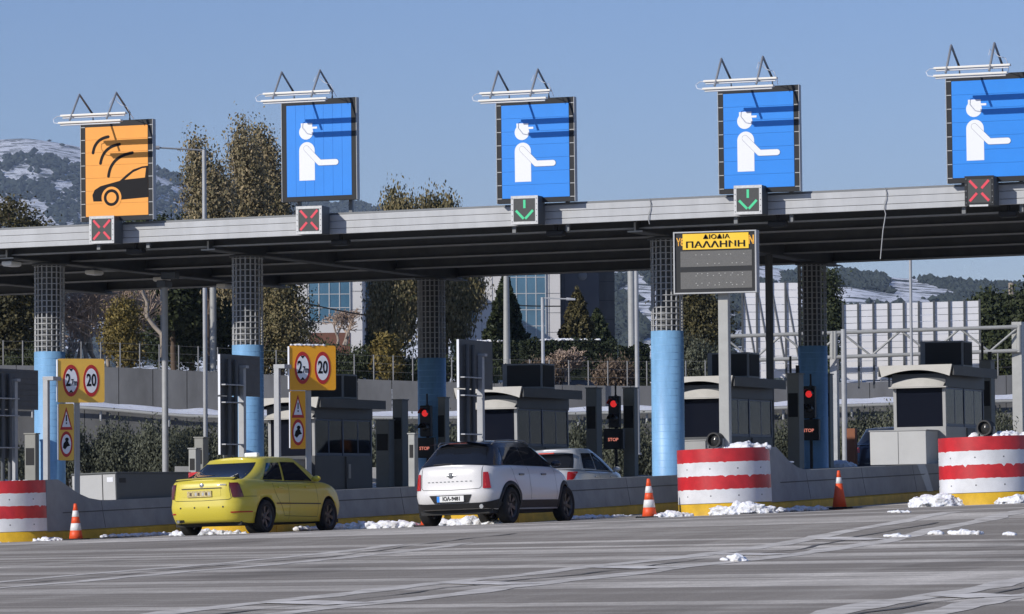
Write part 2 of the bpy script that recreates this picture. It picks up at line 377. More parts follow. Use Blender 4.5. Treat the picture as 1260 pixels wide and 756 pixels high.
def strip(name, path, w, m, lift=.004, edge=.0):
    mb = MB(); n = len(path)
    vs = []
    for i, (x, y) in enumerate(path):
        a = path[max(0, i-1)]; b = path[min(n-1, i+1)]; dx, dy = b[0]-a[0], b[1]-a[1]; l = sqrt(dx*dx+dy*dy)
        nxx, nyy = -dy/l, dx/l
        for s in (-1, 1):
            ww = w/2+random.uniform(-edge, edge); X, Y = x+s*nxx*ww, y+s*nyy*ww; vs.append((X, Y, gz(X, Y)+lift))
    mb.add(vs, [(2*i, 2*i+1, 2*i+3, 2*i+2) for i in range(n-1)], 0, True)
    o = mb.build(name, m, road); return o
for X in (26.6, 27.7, 33.0, 34.3, 39.5, 40.4):
    strip('lane_line', [(X+.05*sin(i*.7), -64+.6*i) for i in range(72 if X > 30 else 60)], .36 if X > 30 else .26, 'line_paint', edge=.06)
mat('tar', (.13, .122, .11), .8)
for X in (27.15, 33.68, 39.93): strip('tar_seam', [(X+.09*sin(i*.5+X)+.05*sin(i*1.7), -62+.6*i) for i in range(62)], .05, 'tar', .006, .03)
for X0, X1 in ((33.16, 34.13), (39.66, 40.23)):
    for i in range(7):
        y = -57.5+4.6*i
        strip('marking_bar', [(X0, y+.55), (X1, y-.15)], .55, 'line_paint_fresh', .008, .03)

# ------------------------------------------------------------------ canopy
can = empty('toll_canopy', (0, 0, 6.70), label='long grey toll canopy roof carried over all the lanes', cat='canopy', ry=-math.atan(SC))
CX0, CX1 = -12.0, 46.0
# local z: 0 = flange underside, fascia bottom .19, top .61
for z0, z1 in ((.19, .305), (.313, .47), (.478, .61)):
    MB().bbox(CX0, CX1, -.05, .05, z0, z1, .008).build('fascia_plank', 'fascia', can)
MB().box(CX0, CX1, .052, .09, .21, .60).build('fascia_backing', 'steel_dark', can)
MB().box(CX0, CX1, -.02, 16.6, .615, .66).build('roof_deck', 'steel_grey', can)
MB().box(CX0, CX1, .1, 16.5, .56, .61).build('soffit', 'steel_dark', can)
for y in (.9, 3.9, 8.0, 11.9, 16.2):
    b = MB().box(CX0, CX1, y-.02, y+.02, .10, .55).box(CX0, CX1, y-.12, y+.12, .07, .10).build('purlin', 'steel_dark', can)
    MB().box(CX0, CX1, y-.125, y-.121, .066, .104).build('flange_edge', 'galv', b)
for k in (0, 1, 2, 4, 6, 8):
    if not (CX0 < k*D < CX1): continue
    b = MB().box(k*D-.02, k*D+.02, .58, 16.5, .02, .56).box(k*D-.17, k*D+.17, .58, 16.5, -.01, .018).build('cross_beam', 'steel_dark', can)
    MB().box(k*D-.17, k*D+.17, .55, .578, -.012, .02).box(k*D-.02, k*D+.02, .55, .578, .022, .2).build('beam_end', 'galv_light', b)
# corrugation ribs of the soffit seen near the front edge
for i in range(58):
    pass
def luminaire(name, mb_m, parent, loc):
    m = MB(); m.bbox(-.14, .14, -.35, .35, -.12, 0, .03); o = m.build(name, mb_m, parent, loc); MB().box(-.1, .1, -.3, .3, -.135, -.121).build('diffuser', 'lamp_white', o, None); return o
for j, v in enumerate((.9, 5.2, 9.0, 12.8)):
    o = empty('canopy_luminaire', (k0 := 1*D-.05, v, 6.66+SC*D), label=['white lamp under the canopy beam end at far left', 'white lamp under the left beam, beside the blue column', 'white lamp under the left beam above the bare tree', 'white lamp under the left beam beside the second column'][j], cat='lamp', group='white lamps under the left canopy beam')
    MB().bbox(-.13, .13, -.26, .26, -.12, -.02, .03).build('housing', 'lamp_white', o); MB().box(-.04, .04, -.06, .06, -.02, .04).build('bracket', 'steel_grey', o)
    MB().box(-.1, .1, -.22, .22, -.132, -.122).build('diffuser', 'sign_white', o)
for j, (X, lab) in enumerate(((8.5, 'dark floodlight under the canopy below the orange sign'), (13.55, 'dark floodlight under the canopy below the leftmost blue sign'), (18.65, 'dark floodlight under the canopy below the second blue sign from left'), (23.7, 'dark floodlight under the canopy beside the yellow banner sign'), (28.75, 'dark floodlight under the canopy below the rightmost blue sign'))):
    o = empty('floodlight', (X, .35, 6.82+SC*X), label=lab, cat='lamp', group='floodlights under the canopy edge')
    MB().bbox(-.2, .2, -.12, .12, -.16, -.04, .03).build('housing', 'black', o); MB().box(-.03, .03, -.03, .03, -.04, .1).build('bracket', 'black', o)
    MB().box(-.15, .15, -.09, .09, -.172, -.162).build('lens', 'signal_face', o)

# ------------------------------------------------------------------ columns
def column(X, v, label, dark=False):
    z0 = gz(X, v); zt = 4.60+SC*X; top = 6.68+SC*X
    o = empty('canopy_column', (X, v, z0), label=label, cat='column', group='blue sleeved canopy columns')
    h = zt-z0; R = .365
    s = MB().lathe([(R, 0), (R, h), (R-.06, h+.01)], 40).build('sleeve', 'blue_wrap', o)
    nh = int(h/.155)
    for i in range(1, nh):
        MB().lathe([(R+.001, -.006), (R+.0045, 0), (R+.001, .006)], 40, c=(0, 0, h*i/nh)).build('hoop', 'blue_hoop', s)
    core = MB()
    core.tube([(0, 0, h-.3), (0, 0, top-z0)], .23, 14).build('core', 'steel_dark', o)
    for i in range(18):
        a = 2*pi*i/18+.1
        MB().tube([(.34*cos(a), .34*sin(a), h-.02), (.34*cos(a), .34*sin(a), top-z0-.01)], .021, 6).build('cage_bar', 'galv', o)
    n = 15
    for i in range(n):
        z = h+.12+(top-z0-h-.2)*i/(n-1)
        MB().lathe([(.352, -.011), (.365, -.011), (.365, .011), (.352, .011), (.352, -.011)], 28, c=(0, 0, z)).build('cage_ring', 'galv', o)
    MB().lathe([(.30, -.05), (.42, -.05), (.42, 0), (.30, 0)], 20, c=(0, 0, top-z0)).build('head_plate', 'steel_dark', o)
    return o
column(5.1, 2.73, 'leftmost sunlit blue column with steel cage top')
column(10.2, 2.73, 'sunlit blue column with steel cage behind the yellow taxi')
column(20.4, 2.73, 'sunlit blue column with steel cage left of the yellow banner sign')
column(10.2, 14.3, 'shaded blue column in the back row, left of the white car roof')
column(20.4, 14.3, 'shaded blue column in the back row, right of the yellow banner sign')

# ------------------------------------------------------------------ toll islands and striped noses
HW = .85
def island(k, label):
    X = k*D; z0 = gz(X, 0)
    o = empty('toll_island', (X, 0, z0), label=label, cat='toll island', group='concrete toll islands', ry=-math.atan(SG), rx=math.atan(GV))
    st = [(-9.3, 1.25), (-8.4, 1.25), (-8.0, 1.12), (-7.5, .95), (-7.0, .84), (-6.5, .79), (-6.0, .78), (-3, .78), (1.5, .78), (6, .78), (12, .78), (18.4, .78)]
    def prof(h): return [(-HW+.0, .2), (-HW+.05, .55), (-HW+.08, h), (HW-.08, h), (HW-.05, .55), (HW, .2)]
    m = MB(); vs = []; fs = []
    for v, h in st: vs += [(x, v, z) for x, z in prof(h)]
    n = 6
    for i in range(len(st)-1):
        for j in range(n): fs.append((i*n+j, i*n+(j+1) % n, (i+1)*n+(j+1) % n, (i+1)*n+j))
    fs += [tuple(range(n)), tuple((len(st)-1)*n+j for j in range(n))[::-1]]
    m.add(vs, fs); w = m.build('concrete_body', 'concrete_island', o)
    for s in (-1, 1):
        MB().box(s*(HW-.053)-.004, s*(HW-.053)+.008*(1 if s > 0 else 1), -8.3, 18.3, .555, .575).build('groove', 'groove', w)
        for v in (-6.45, -2.4, 1.7, 5.8, 9.9, 14):
            MB().prism([(s*(HW+.003), .21), (s*(HW-.05+.003), .55), (s*(HW-.077), .775), (s*(HW-.09), .775), (s*(HW-.06), .55), (s*(HW-.01), .21)], v-.008, v+.008, 'y').build('joint', 'groove', w)
    MB().prism([(-HW-.06, -.25), (-HW-.04, .17), (-HW+.02, .2), (HW-.02, .2), (HW+.04, .17), (HW+.06, -.25)], -9.3, 18.35, 'y').build('kerb', 'yellow_paint', o)
    return o
ISL = {1: 'leftmost concrete toll island under the first blue column', 2: 'concrete toll island behind the left traffic cone', 3: 'concrete toll island directly behind the yellow taxi', 4: 'concrete toll island behind the white car with black roof',
       5: 'concrete toll island behind the orange cone with one white band', 6: 'rightmost concrete toll island at the picture edge'}
for k, l in ISL.items(): island(k, l)

def drum(k, label):
    X = k*D; v = -9.33; z0 = gz(X, v)
    o = empty('striped_nose', (X, v, z0), label=label, cat='crash barrier', group='red and white striped island noses', ry=-math.atan(SG)*.9)
    R0 = .895; hs = [1.25, .995, .74, .485, .225]
    rnd = random.Random(k*5)
    edges = []
    for i, h in enumerate(hs):
        jag = []
        for j in range(65):
            q = 0 if i in (0, 4) else .006*rnd.uniform(-1, 1)+((.10 if i == 2 else .035)*max(0, noise.noise((j*.8, i*3+k, 0))-.12) if i in (1, 2, 3) else 0)
            jag.append(h-q)
        edges.append(jag)
    def rad(z): return R0-.012*(z/1.25)
    for i in range(4):
        vs = []; fs = []
        for j in range(65):
            a = -pi/2-1.75+3.5*j/64
            for z in (edges[i+1][j], edges[i][j]):
                r = rad(z); vs.append((r*cos(a), r*sin(a), z))
        fs = [(2*j, 2*j+2, 2*j+3, 2*j+1) for j in range(64)]
        MB().add(vs, fs, 0, True).build('stripe', ['red_paint', 'white_paint', 'red_paint', 'white_paint'][i], o, fixn=False)
    MB().lathe([(R0-.03, -.2), (R0-.03, 1.235), (0, 1.235)], 64).build('core', 'concrete_island', o)
    MB().lathe([(R0-.01, -.25), (R0-.005, .215), (R0-.1, .22)], 64).build('base', 'yellow_paint', o)
    for j in range(5):
        a = -pi/2-1.2+.6*j
        for z in (.87, .36): MB().lathe([(0, .006), (.012, .004), (.016, 0)], 8).build('bolt', 'steel_grey', o, (0, 0, 0)).matrix_local = Matrix.Translation((rad(z)*cos(a), rad(z)*sin(a), z)) @ Vector((cos(a), sin(a), 0)).to_track_quat('Z', 'Y').to_matrix().to_4x4()
    return o
for k, l in {2: 'red and white striped island nose at the left edge', 3: 'red and white striped island nose hidden behind the yellow taxi', 4: 'red and white striped island nose hidden behind the white car', 5: 'red and white striped island nose below the yellow banner sign', 6: 'red and white striped island nose at the right edge'}.items(): drum(k, l)

# warning lamps on the noses
for k, lab in ((5, 'round black warning lamp on the striped nose below the banner sign'), (6, 'round black warning lamp on the right edge striped nose')):
    X, v = k*D-.15 if k == 5 else k*D+.0, -9.45
    o = empty('warning_lamp', (X, v, gz(k*D, v)+1.25), label=lab, cat='warning lamp', group='warning lamps on the island noses', rz=-.15)
    c = MB().lathe([(0, -.11), (.125, -.11), (.145, -.08), (.145, .13), (.118, .13), (.112, .05)], 24, smooth=False).build('housing', 'black', o); c.rotation_euler = (pi/2, 0, 0); c.location = (0, .03, .17)
    c = MB().lathe([(0, .085), (.07, .07), (.112, .045)], 20).build('lens', 'lens_dark', o); c.rotation_euler = (pi/2, 0, 0); c.location = (0, .03, .17)
    MB().box(-.16, -.14, -.02, .06, 0, .2).box(.14, .16, -.02, .06, 0, .2).box(-.16, .16, -.02, .1, 0, .02).build('bracket', 'steel_grey', o)
#@@PART2
# ------------------------------------------------------------------ lane signs above the canopy
def lane_sign(X0, Z0, kind, label, vertical=False):
    w, h = 1.79, 2.27
    o = empty('lane_sign', (X0, -.30, Z0), label=label, cat='sign', group='lane signs on the canopy', ry=-.004)
    bs, bt = .115, .13
    MB().bbox(0, w, .03, .15, 0, h, .01).build('backing_box', 'frame_dark', o)
    f = MB().box(0, bs, .0, .029, 0, h).box(w-bs, w, .0, .029, 0, h).box(bs, w-bs, .0, .029, 0, bt*.8).box(bs, w-bs, .0, .029, h-bt, h).build('frame', 'frame_dark', o)
    pm = 'sign_orange' if kind == 'car' else 'sign_blue'
    x0, x1, z0, z1 = bs, w-bs, bt*.8, h-bt
    n = 7
    for i in range(n):
        if vertical: MB().box(x0+(x1-x0)*i/n+.002, x0+(x1-x0)*(i+1)/n-.002, -.006, .029, z0+.001, z1-.001).build('panel_plank', pm, o)
        else: MB().box(x0+.001, x1-.001, -.006, .029, z0+(z1-z0)*i/n+.002, z0+(z1-z0)*(i+1)/n-.002).build('panel_plank', pm, o)
    if not vertical:
        for i in range(n+1):
            z = z0+(z1-z0)*i/n
            for xx in (.0, w-bs+.01): MB().box(xx+.005, xx+bs-.01, -.008, -.002, z-.008, z+.008).build('clip', 'galv', f)
    MB().box(-.012, 0, -.01, .15, 0, h).box(w, w+.012, -.01, .15, 0, h).build('edge_trim', 'galv', o)
    y0, y1 = -.0105, -.0065
    W_, H_ = x1-x0, z1-z0
    def U(a, b): return (x0+a*W_, z1-b*H_)       # fractions from the panel's top left
    if kind == 'man':
        p = empty('pictogram', (0, 0, 0)); p.parent = o
        a, b = U(.305, .295); r = .108*W_
        disc(MB(), a, b, r, y0, y1, n=32).build('head', 'sign_white', p)
        c0 = U(.225, .198); c1 = U(.40, .262); v1 = U(.475, .262); v0 = U(.40, .24)
        MB().prism([(c0[0], c0[1]), (c1[0], c0[1]), (v0[0], v0[1]), (v1[0], v0[1]), (v1[0], v1[1]), (c0[0], c1[1])], y0-.001, y1-.0005, 'y').build('cap', 'sign_white', p)
        l, t_ = U(.195, .405); rr, bt_ = U(.435, .825); R = (rr-l)/2
        MB().prism([(l, bt_), (rr, bt_), (rr, t_-R)]+[((l+rr)/2+R*cos(q), t_-R+R*sin(q)) for q in [pi*i/14 for i in range(1, 14)]]+[(l, t_-R)], y0, y1, 'y').build('torso', 'sign_white', p)
        A = [U(.305, .475), U(.51, .635), U(.76, .635)]
        def stroke(rad, ya, yb, name, m):
            mb = MB()
            for i in range(2):
                (ax, az), (bx, bz) = A[i], A[i+1]; dx, dz = bx-ax, bz-az; L = sqrt(dx*dx+dz*dz); nx_, nz_ = -dz/L*rad, dx/L*rad
                mb.prism([(ax+nx_, az+nz_), (ax-nx_, az-nz_), (bx-nx_, bz-nz_), (bx+nx_, bz+nz_)], ya-.0002*i, yb, 'y')
            for i, (ax, az) in enumerate(A): disc(mb, ax, az, rad, ya-.0006-.0002*i, yb, n=16)
            return mb.build(name, m, p)
        stroke(.040*W_+.006, y0-.002, y1-.0045, 'arm_outline', 'steel_grey'); stroke(.040*W_, y0-.004, y1-.0062, 'arm', 'sign_white')
    else:
        p = empty('pictogram', (0, 0, 0)); p.parent = o
        def V(a, b): return U((a-88)/277.0, (b-212)/393.0)
        for (ax, ay), (bx, by), (cx_, cy_) in (((122, 325), (143, 278), (190, 257)), ((155, 372), (182, 316), (240, 292)), ((190, 430), (222, 362), (297, 332))):
            P0, P1, P2 = V(ax, ay), V(bx, by), V(cx_, cy_); pts = []
            for i in range(13):
                t = i/12; c = (2*P1[0]-.5*P0[0]-.5*P2[0], 2*P1[1]-.5*P0[1]-.5*P2[1])
                pts.append(((1-t)**2*P0[0]+2*t*(1-t)*c[0]+t*t*P2[0], (1-t)**2*P0[1]+2*t*(1-t)*c[1]+t*t*P2[1]))
            L_, R_ = [], []
            for i in range(13):
                a, b = pts[max(0, i-1)], pts[min(12, i+1)]; dx, dz = b[0]-a[0], b[1]-a[1]; l = sqrt(dx*dx+dz*dz); q = .034
                L_.append((pts[i][0]-dz/l*q, pts[i][1]+dx/l*q)); R_.append((pts[i][0]+dz/l*q, pts[i][1]-dx/l*q))
            mb = MB()
            for i in range(12): mb.prism([L_[i], L_[i+1], R_[i+1], R_[i]], y0, y1, 'y')
            disc(mb, *pts[0], .034, y0-.0005, y1, n=12); disc(mb, *pts[12], .034, y0-.0005, y1, n=12)
            mb.build('wave', 'sign_black', p)
        body = [(118, 510), (128, 488), (155, 472), (240, 452), (268, 428), (300, 405), (340, 393), (365, 391), (365, 528), (160, 539), (122, 538)]
        MB().prism([V(*q) for q in body], y0, y1, 'y').build('car_silhouette', 'sign_black', p)
        MB().prism([V(*q) for q in [(262, 448), (300, 417), (340, 401), (357, 400), (352, 442)]], y0-.002, y1-.0045, 'y').build('car_window', pm, p)
        cx, cz = V(203, 524); disc(MB(), cx, cz, 44/277*W_, y0-.002, y1-.0045).build('wheel_gap', pm, p)
        ring(MB(), cx, cz, 22/277*W_, 34/277*W_, y0-.004, y1-.0065).build('wheel', 'sign_black', p)
    # floodlight rack in front of the top edge
    rk = empty('lamp_rack', (0, 0, h)); rk.parent = o
    for xx in (.28, 1.20):
        MB().tube([(xx, .06, 0), (xx, .06, .16), (xx, -.62, .56), (xx, -1.12, -.06)], .027, 6).build('arm', 'arm_grey', rk)
    for (yy, zz, a, b) in ((-.98, .04, .0, 1.62), (-1.18, -.14, .04, 1.60)):
        lb = MB().bbox(a, b, yy-.06, yy+.06, zz-.005, zz+.04, .010).build('lamp_bar', 'lamp_white', rk); MB().tube([(a+.04, yy, zz-.03), (b-.04, yy, zz-.03)], .02, 8).build('tube', 'sign_white', lb)
    MB().tube([(.02, -.98, .06), (-.09, -1.0, .05), (-.15, -1.08, -.02), (-.09, -1.16, -.11), (.04, -1.18, -.13)], .008, 5).build('cable', 'sign_white', rk)
    MB().tube([(1.12, -.8, .3), (1.1, -.6, .45), (1.25, -.5, .3), (1.4, -.5, .25), (1.45, -.45, .1), (1.35, -.05, .02)], .008, 5).build('cable', 'sign_white', rk)
    for xx in (.2, w-.35): MB().box(xx, xx+.08, .37, .45, -.62, h*.6).box(xx, xx+.08, .155, .369, h*.5, h*.5+.06).box(xx, xx+.08, .155, .369, .12, .18).build('post', 'steel_grey', o)
    return o
lane_sign(7.45, 7.48, 'car', 'orange lane sign with black car and three radio waves')
lane_sign(12.42, 7.77, 'man', 'leftmost blue sign with white toll collector, above the second red cross', True)
lane_sign(17.53, 7.57, 'man', 'blue sign with white toll collector above the left green arrow')
lane_sign(22.60, 7.62, 'man', 'blue sign with white toll collector above the right green arrow')
lane_sign(27.61, 7.68, 'man', 'rightmost blue sign with white toll collector, cut by the picture edge')

# lane signals on the fascia
def lane_signal(k, kind, label, dark=False):
    X = (7.80, 12.88, 17.96, 23.02, 28.05)[k]; Z = (6.955, 7.02, 7.085, 7.145, 7.175)[k]; s = .62
    o = empty('lane_signal', (X, -.62, Z), label=label, cat='traffic signal', group='lane signals on the canopy edge')
    MB().bbox(0, s, .02, .46, 0, s, .015).build('housing', 'signal_side', o)
    rim = 'frame_dark' if dark else 'signal_rim'
    f = MB().box(0, .06, 0, .02, 0, s).box(s-.06, s, 0, .02, 0, s).box(.06, s-.06, 0, .02, 0, .06).box(.06, s-.06, 0, .02, s-.06, s).build('rim', rim, o)
    for i in range(5):
        for xx in (.03, s-.03): disc(MB(), xx, .06+(s-.12)*i/4, .012, -.004, 0, n=8).build('screw', 'steel_grey', f)
    MB().box(.06, s-.06, .008, .019, .06, s-.06).build('face', 'signal_face', o)
    c = s/2
    def bar(x0, z0, x1, z1, m):
        dx, dz = x1-x0, z1-z0; L = sqrt(dx*dx+dz*dz); q = .026; a, b = -dz/L*q, dx/L*q
        MB().prism([(x0+a, z0+b), (x0-a, z0-b), (x1-a, z1-b), (x1+a, z1+b)], .003, .0078, 'y').build('light_bar', m, o)
    if kind == 'X':
        for sx in (-1, 1):
            for sz in (-1, 1): bar(c+sx*.05, c+sz*.05, c+sx*.205, c+sz*.215, 'led_red')
    else:
        bar(c, c+.04, c, c+.22, 'led_green')
        for sx in (-1, 1): bar(c+sx*.018, c-.19, c+sx*.195, c-.01, 'led_green')
    MB().box(.2, .42, .46, .58, .12, .5).build('bracket', 'steel_dark', o)
    if dark: MB().box(.1, .5, -.004, -.001, -.02, .02).build('strip', 'signal_rim', o)
lane_signal(0, 'X', 'lane signal with red cross below the orange sign')
lane_signal(1, 'X', 'lane signal with red cross below the leftmost blue sign')
lane_signal(2, 'V', 'lane signal with green down arrow in the middle of the canopy')
lane_signal(3, 'V', 'lane signal with green down arrow above the yellow banner sign')
lane_signal(4, 'X', 'dark rimmed lane signal with red cross at far right', True)
# small white junction boxes / snow beside the signs and hanging cables on the fascia
for X, lab in ((6.0-.9, 'thin hanging cable at the left end of the canopy'), (20.95, 'thin hanging cable on the canopy left of the banner sign'), (26.2, 'thin hanging cable in front of the canopy right of the banner sign')):
    zt = 7.35+SC*X
    pts = [(X+.03*sin(i*1.3), -.075-.03*i/8, zt-i*.11) for i in range(6)]
    if X > 25: pts += [(X-.05, -.12, zt-.9), (X-.12, -.1, zt-1.5)]
    tag(MB().tube(pts, .012, 5).build('hanging_cable', 'galv'), lab, 'cable')

# ------------------------------------------------------------------ yellow banner information board
o = empty('information_board', (25.5, -9.55, gz(25.5, -9.5)+1.24), label='dark information board on post with yellow ΔΙΟΔΙΑ ΠΑΛΛΗΝΗ banner', cat='sign')
zb = 5.06-o.location.z; zt = 6.22-o.location.z; xa, xb = -.90, .72
MB().bbox(-.10, .10, .18, .34, -1.0, zb+.2, .012).build('post', 'galv_light', o)
MB().bbox(xa, xb, 0.0, .17, zb, zt, .01).build('cabinet', 'frame_dark', o)
MB().box(xa-.015, xa+.012, -.03, .17, zb-.012, zt+.012).box(xb-.012, xb+.015, -.03, .17, zb-.012, zt+.012).box(xa+.012, xb-.012, -.03, .17, zt-.012, zt+.012).box(xa+.012, xb-.012, -.03, .17, zb-.012, zb+.012).build('frame', 'galv', o)
for a, b in ((.57, .80), (.10, .46)):
    z0, z1 = zb+(zt-zb)*a, zb+(zt-zb)*b
s1 = MB().box(xa+.12, xb-.08, -.006, -.001, zb+.08, zb+.40).build('led_screen', 'led_panel', o)
s2 = MB().box(xa+.12, xb-.08, -.006, -.001, zb+.50, zb+.80).build('led_screen', 'led_panel', o)
for sc_, zz in ((s1, (.14, .18, .32, .36)), (s2, (.55, .72))):
    mb = MB()
    for j, z in enumerate(zz):
        for i in range(9):
            x = xa+.42+.115*i+(.03 if (i*7+j) % 3 == 0 else 0)
            if (i+j*2) % 4 != 1: mb.box(x, x+.022, -.009, -.0065, zb+z, zb+z+.014)
    mb.build('lit_dots', 'galv_light', sc_)
bn = MB().grid(lambda a, b: (xa+.17+(xb-xa-.31)*a, -.012-.006*sin(a*9)*b, zb+.83+.30*b), 20, 3).build('banner', 'banner_yellow', o)
text('lettering', 'ΔΙΟΔΙΑ', .115, 'sign_black', bn, ((xa+.17+xb-.14)/2+.02, -.021, zb+1.062), bold=.001, sx=1.4)
text('lettering', 'ΠΑΛΛΗΝΗ', .160, 'sign_black', bn, ((xa+.17+xb-.14)/2, -.021, zb+.915), bold=.003, sx=1.5)
text('lettering', 'Υ8', .20, 'led_amber', o, (xa+.115, -.006, zb+.97), sx=.62, bold=.004)
text('lettering', 'Ν', .22, 'led_amber', o, (xb-.09, -.006, zb+.98), sx=.8, bold=.006)

# ------------------------------------------------------------------ height and speed signs on the islands
def restriction_sign(k, X0, Z, label, pale=False, snowcap=False):
    v = -6.0
    ym = 'sign_yellow_pale' if pale else 'sign_yellow'
    v = {2: -6.77, 3: -6.36}[k]; X0 = k*D
    o = empty('restriction_sign', (X0-.1, v, gz(k*D, v)+.80), radians(43), label=label, cat='sign', group='yellow height and speed signs')
    zt = Z-o.location.z; w, h = 1.02, .92
    MB().bbox(.40, .50, .06, .16, -.1, zt-.1, .008).build('post', 'galv_light', o)
    def rounded(x0, x1, z0, z1, r=.05, n=5):
        pts = []
        for cx, cz, a in ((x1-r, z1-r, 0), (x0+r, z1-r, pi/2), (x0+r, z0+r, pi), (x1-r, z0+r, 1.5*pi)):
            pts += [(cx+r*cos(a+pi/2*i/n), cz+r*sin(a+pi/2*i/n)) for i in range(n+1)]
        return pts
    p = MB().prism(rounded(0, w, zt-h, zt), 0, .035, 'y').build('main_panel', ym, o)
    MB().box(-.012, .0, -.02, .06, zt-h+.02, zt-.02).build('edge', 'sign_white', p)
    for cx, tx in ((.29, '2'), (.73, '20')):
        cz = zt-h/2
        c = disc(MB(), cx, cz, .335, -.006, -.001, n=40, sx=.52).build('red_ring', 'sign_red', p)
        disc(MB(), cx, cz, .255, -.010, -.0065, n=40, sx=.52).build('white_disc', 'sign_white', p)
        if tx == '20': text('numeral', '20', .36, 'sign_black', p, (cx, -.0125, cz), sx=.60, bold=.008)
        else:
            text('numeral', '2', .36, 'sign_black', p, (cx-.065, -.0125, cz), sx=.6, bold=.008); text('numeral', '.7m', .19, 'sign_black', p, (cx+.055, -.0125, cz-.045), sx=.56, bold=.004)
            MB().prism([(cx-.05, cz+.25), (cx+.05, cz+.25), (cx, cz+.19)], -.013, -.0105, 'y').build('marker', 'sign_black', p); MB().prism([(cx-.05, cz-.25), (cx+.05, cz-.25), (cx, cz-.19)], -.013, -.0105, 'y').build('marker', 'sign_black', p)
    w2, z1, z0 = .33, zt-h-.02, zt-h-1.21
    q = MB().prism(rounded(.02, .02+w2, z0, z1, .03), .0, .035, 'y').build('lower_panel', ym, o)
    MB().box(.008, .02, .0, .05, z0+.02, z1-.02).build('edge', 'sign_white', q)
    cx, cz = .02+w2/2, z1-.34
    def tri(s, y0, y1, n, m): MB().prism([(cx-.135*s, cz-.19*s-.02), (cx+.135*s, cz-.19*s-.02), (cx, cz+.29*s-.02)], y0, y1, 'y').build(n, m, q)
    tri(1.0, -.005, -.001, 'red_triangle', 'sign_red'); tri(.68, -.009, -.0055, 'white_triangle', 'sign_white')
    MB().box(cx-.012, cx+.012, -.0125, -.0095, cz-.03, cz+.10).box(cx-.012, cx+.012, -.0125, -.0095, cz-.09, cz-.055).build('exclamation_mark', 'sign_black', q)
    cz = z0+.34
    disc(MB(), cx, cz, .27, -.005, -.001, n=36, sx=.49).build('red_ring', 'sign_red', q); disc(MB(), cx, cz, .205, -.009, -.0055, n=36, sx=.49).build('white_disc', 'sign_white', q)
    m = MB(); disc(m, cx+.01, cz+.10, .04, -.0125, -.0095, n=12); m.prism([(cx-.06, cz+.02), (cx-.01, cz+.075), (cx+.035, cz+.06), (cx+.06, cz), (cx+.085, cz-.03), (cx+.02, cz-.05), (cx-.03, cz-.11), (cx-.08, cz-.07)], -.0125, -.0095, 'y')
    m.build('rider_symbol', 'sign_black', q)
    if snowcap:
        s = snow_blob(16, .75, .1, .06, 3); s.name = 'snow_cap'; s.parent = o; s.location = (w/2-.1, .03, zt+.0)
    # goal-post frame beside it
    return o
def snow_blob(n, lx, ly, h, seed, m='snow', name='snow_pile'):
    """heap of irregular clods"""
    rnd = random.Random(seed); bm = bmesh.new(); n = int(n*1.8); nb_ = max(4, int(lx/(h*.9)))
    for i in range(n+nb_):
        u = rnd.uniform(-1, 1); w = rnd.uniform(-1, 1)*(1-.5*abs(u))
        r = h*rnd.uniform(.22, .8)**1.2*(1-.5*abs(u))
        if i >= n: u = -1+2*(i-n+.5)/nb_; w = rnd.uniform(-.3, .3); r = h*rnd.uniform(.6, .85)*(1-.35*abs(u))
        sx = rnd.uniform(.8, 1.4)
        ret = bmesh.ops.create_icosphere(bm, subdivisions=2, radius=1.0)
        off = Vector((rnd.uniform(0, 99), rnd.uniform(0, 99), rnd.uniform(0, 99)))
        for v in ret['verts']:
            d = 1+.58*noise.noise(v.co*1.5+off)+.34*noise.noise(v.co*3.2+off)
            p = v.co*d
            v.co = Vector((u*lx/2+p.x*r*sx, w*ly/2+p.y*r, max(-.06, p.z*r*.85+r*.35)))
    me = bpy.data.meshes.new(name); bm.to_mesh(me); bm.free()
    o = bpy.data.objects.new(name, me); col.objects.link(o)
    md = o.modifiers.new('fuse', 'REMESH'); md.mode = 'VOXEL'; md.voxel_size = max(.014, min(.03, lx/90))
    me2 = bpy.data.meshes.new_from_object(o.evaluated_get(bpy.context.evaluated_depsgraph_get())); o.modifiers.clear(); o.data = me2
    bm = bmesh.new(); bm.from_mesh(me2)
    # keep one connected heap
    bm.verts.ensure_lookup_table(); seen = set(); comps = []
    for v in bm.verts:
        if v.index in seen: continue
        st = [v]; seen.add(v.index); cp = []
        while st:
            q = st.pop(); cp.append(q)
            for e in q.link_edges:
                w_ = e.other_vert(q)
                if w_.index not in seen: seen.add(w_.index); st.append(w_)
        comps.append(cp)
    big = max(comps, key=len)
    bmesh.ops.delete(bm, geom=[v for cp in comps if cp is not big for v in cp], context='VERTS')
    for v in bm.verts:
        q = v.co*9; v.co += v.normal*(.022*noise.noise(q)+.015*noise.noise(q*2.7))*min(1, h/.12); v.co.z *= .82
    bm.to_mesh(me2); bm.free(); me2.materials.clear(); me2.materials.append(MATS[m])
    for p in me2.polygons: p.use_smooth = True
    return o
restriction_sign(2, 9.80, 4.16, 'pale yellow 2.7 m and 20 sign in front of the leftmost blue column', True)
restriction_sign(3, 15.12, 4.35, 'orange yellow 2.7 m and 20 sign above the taxi bonnet', False, True)

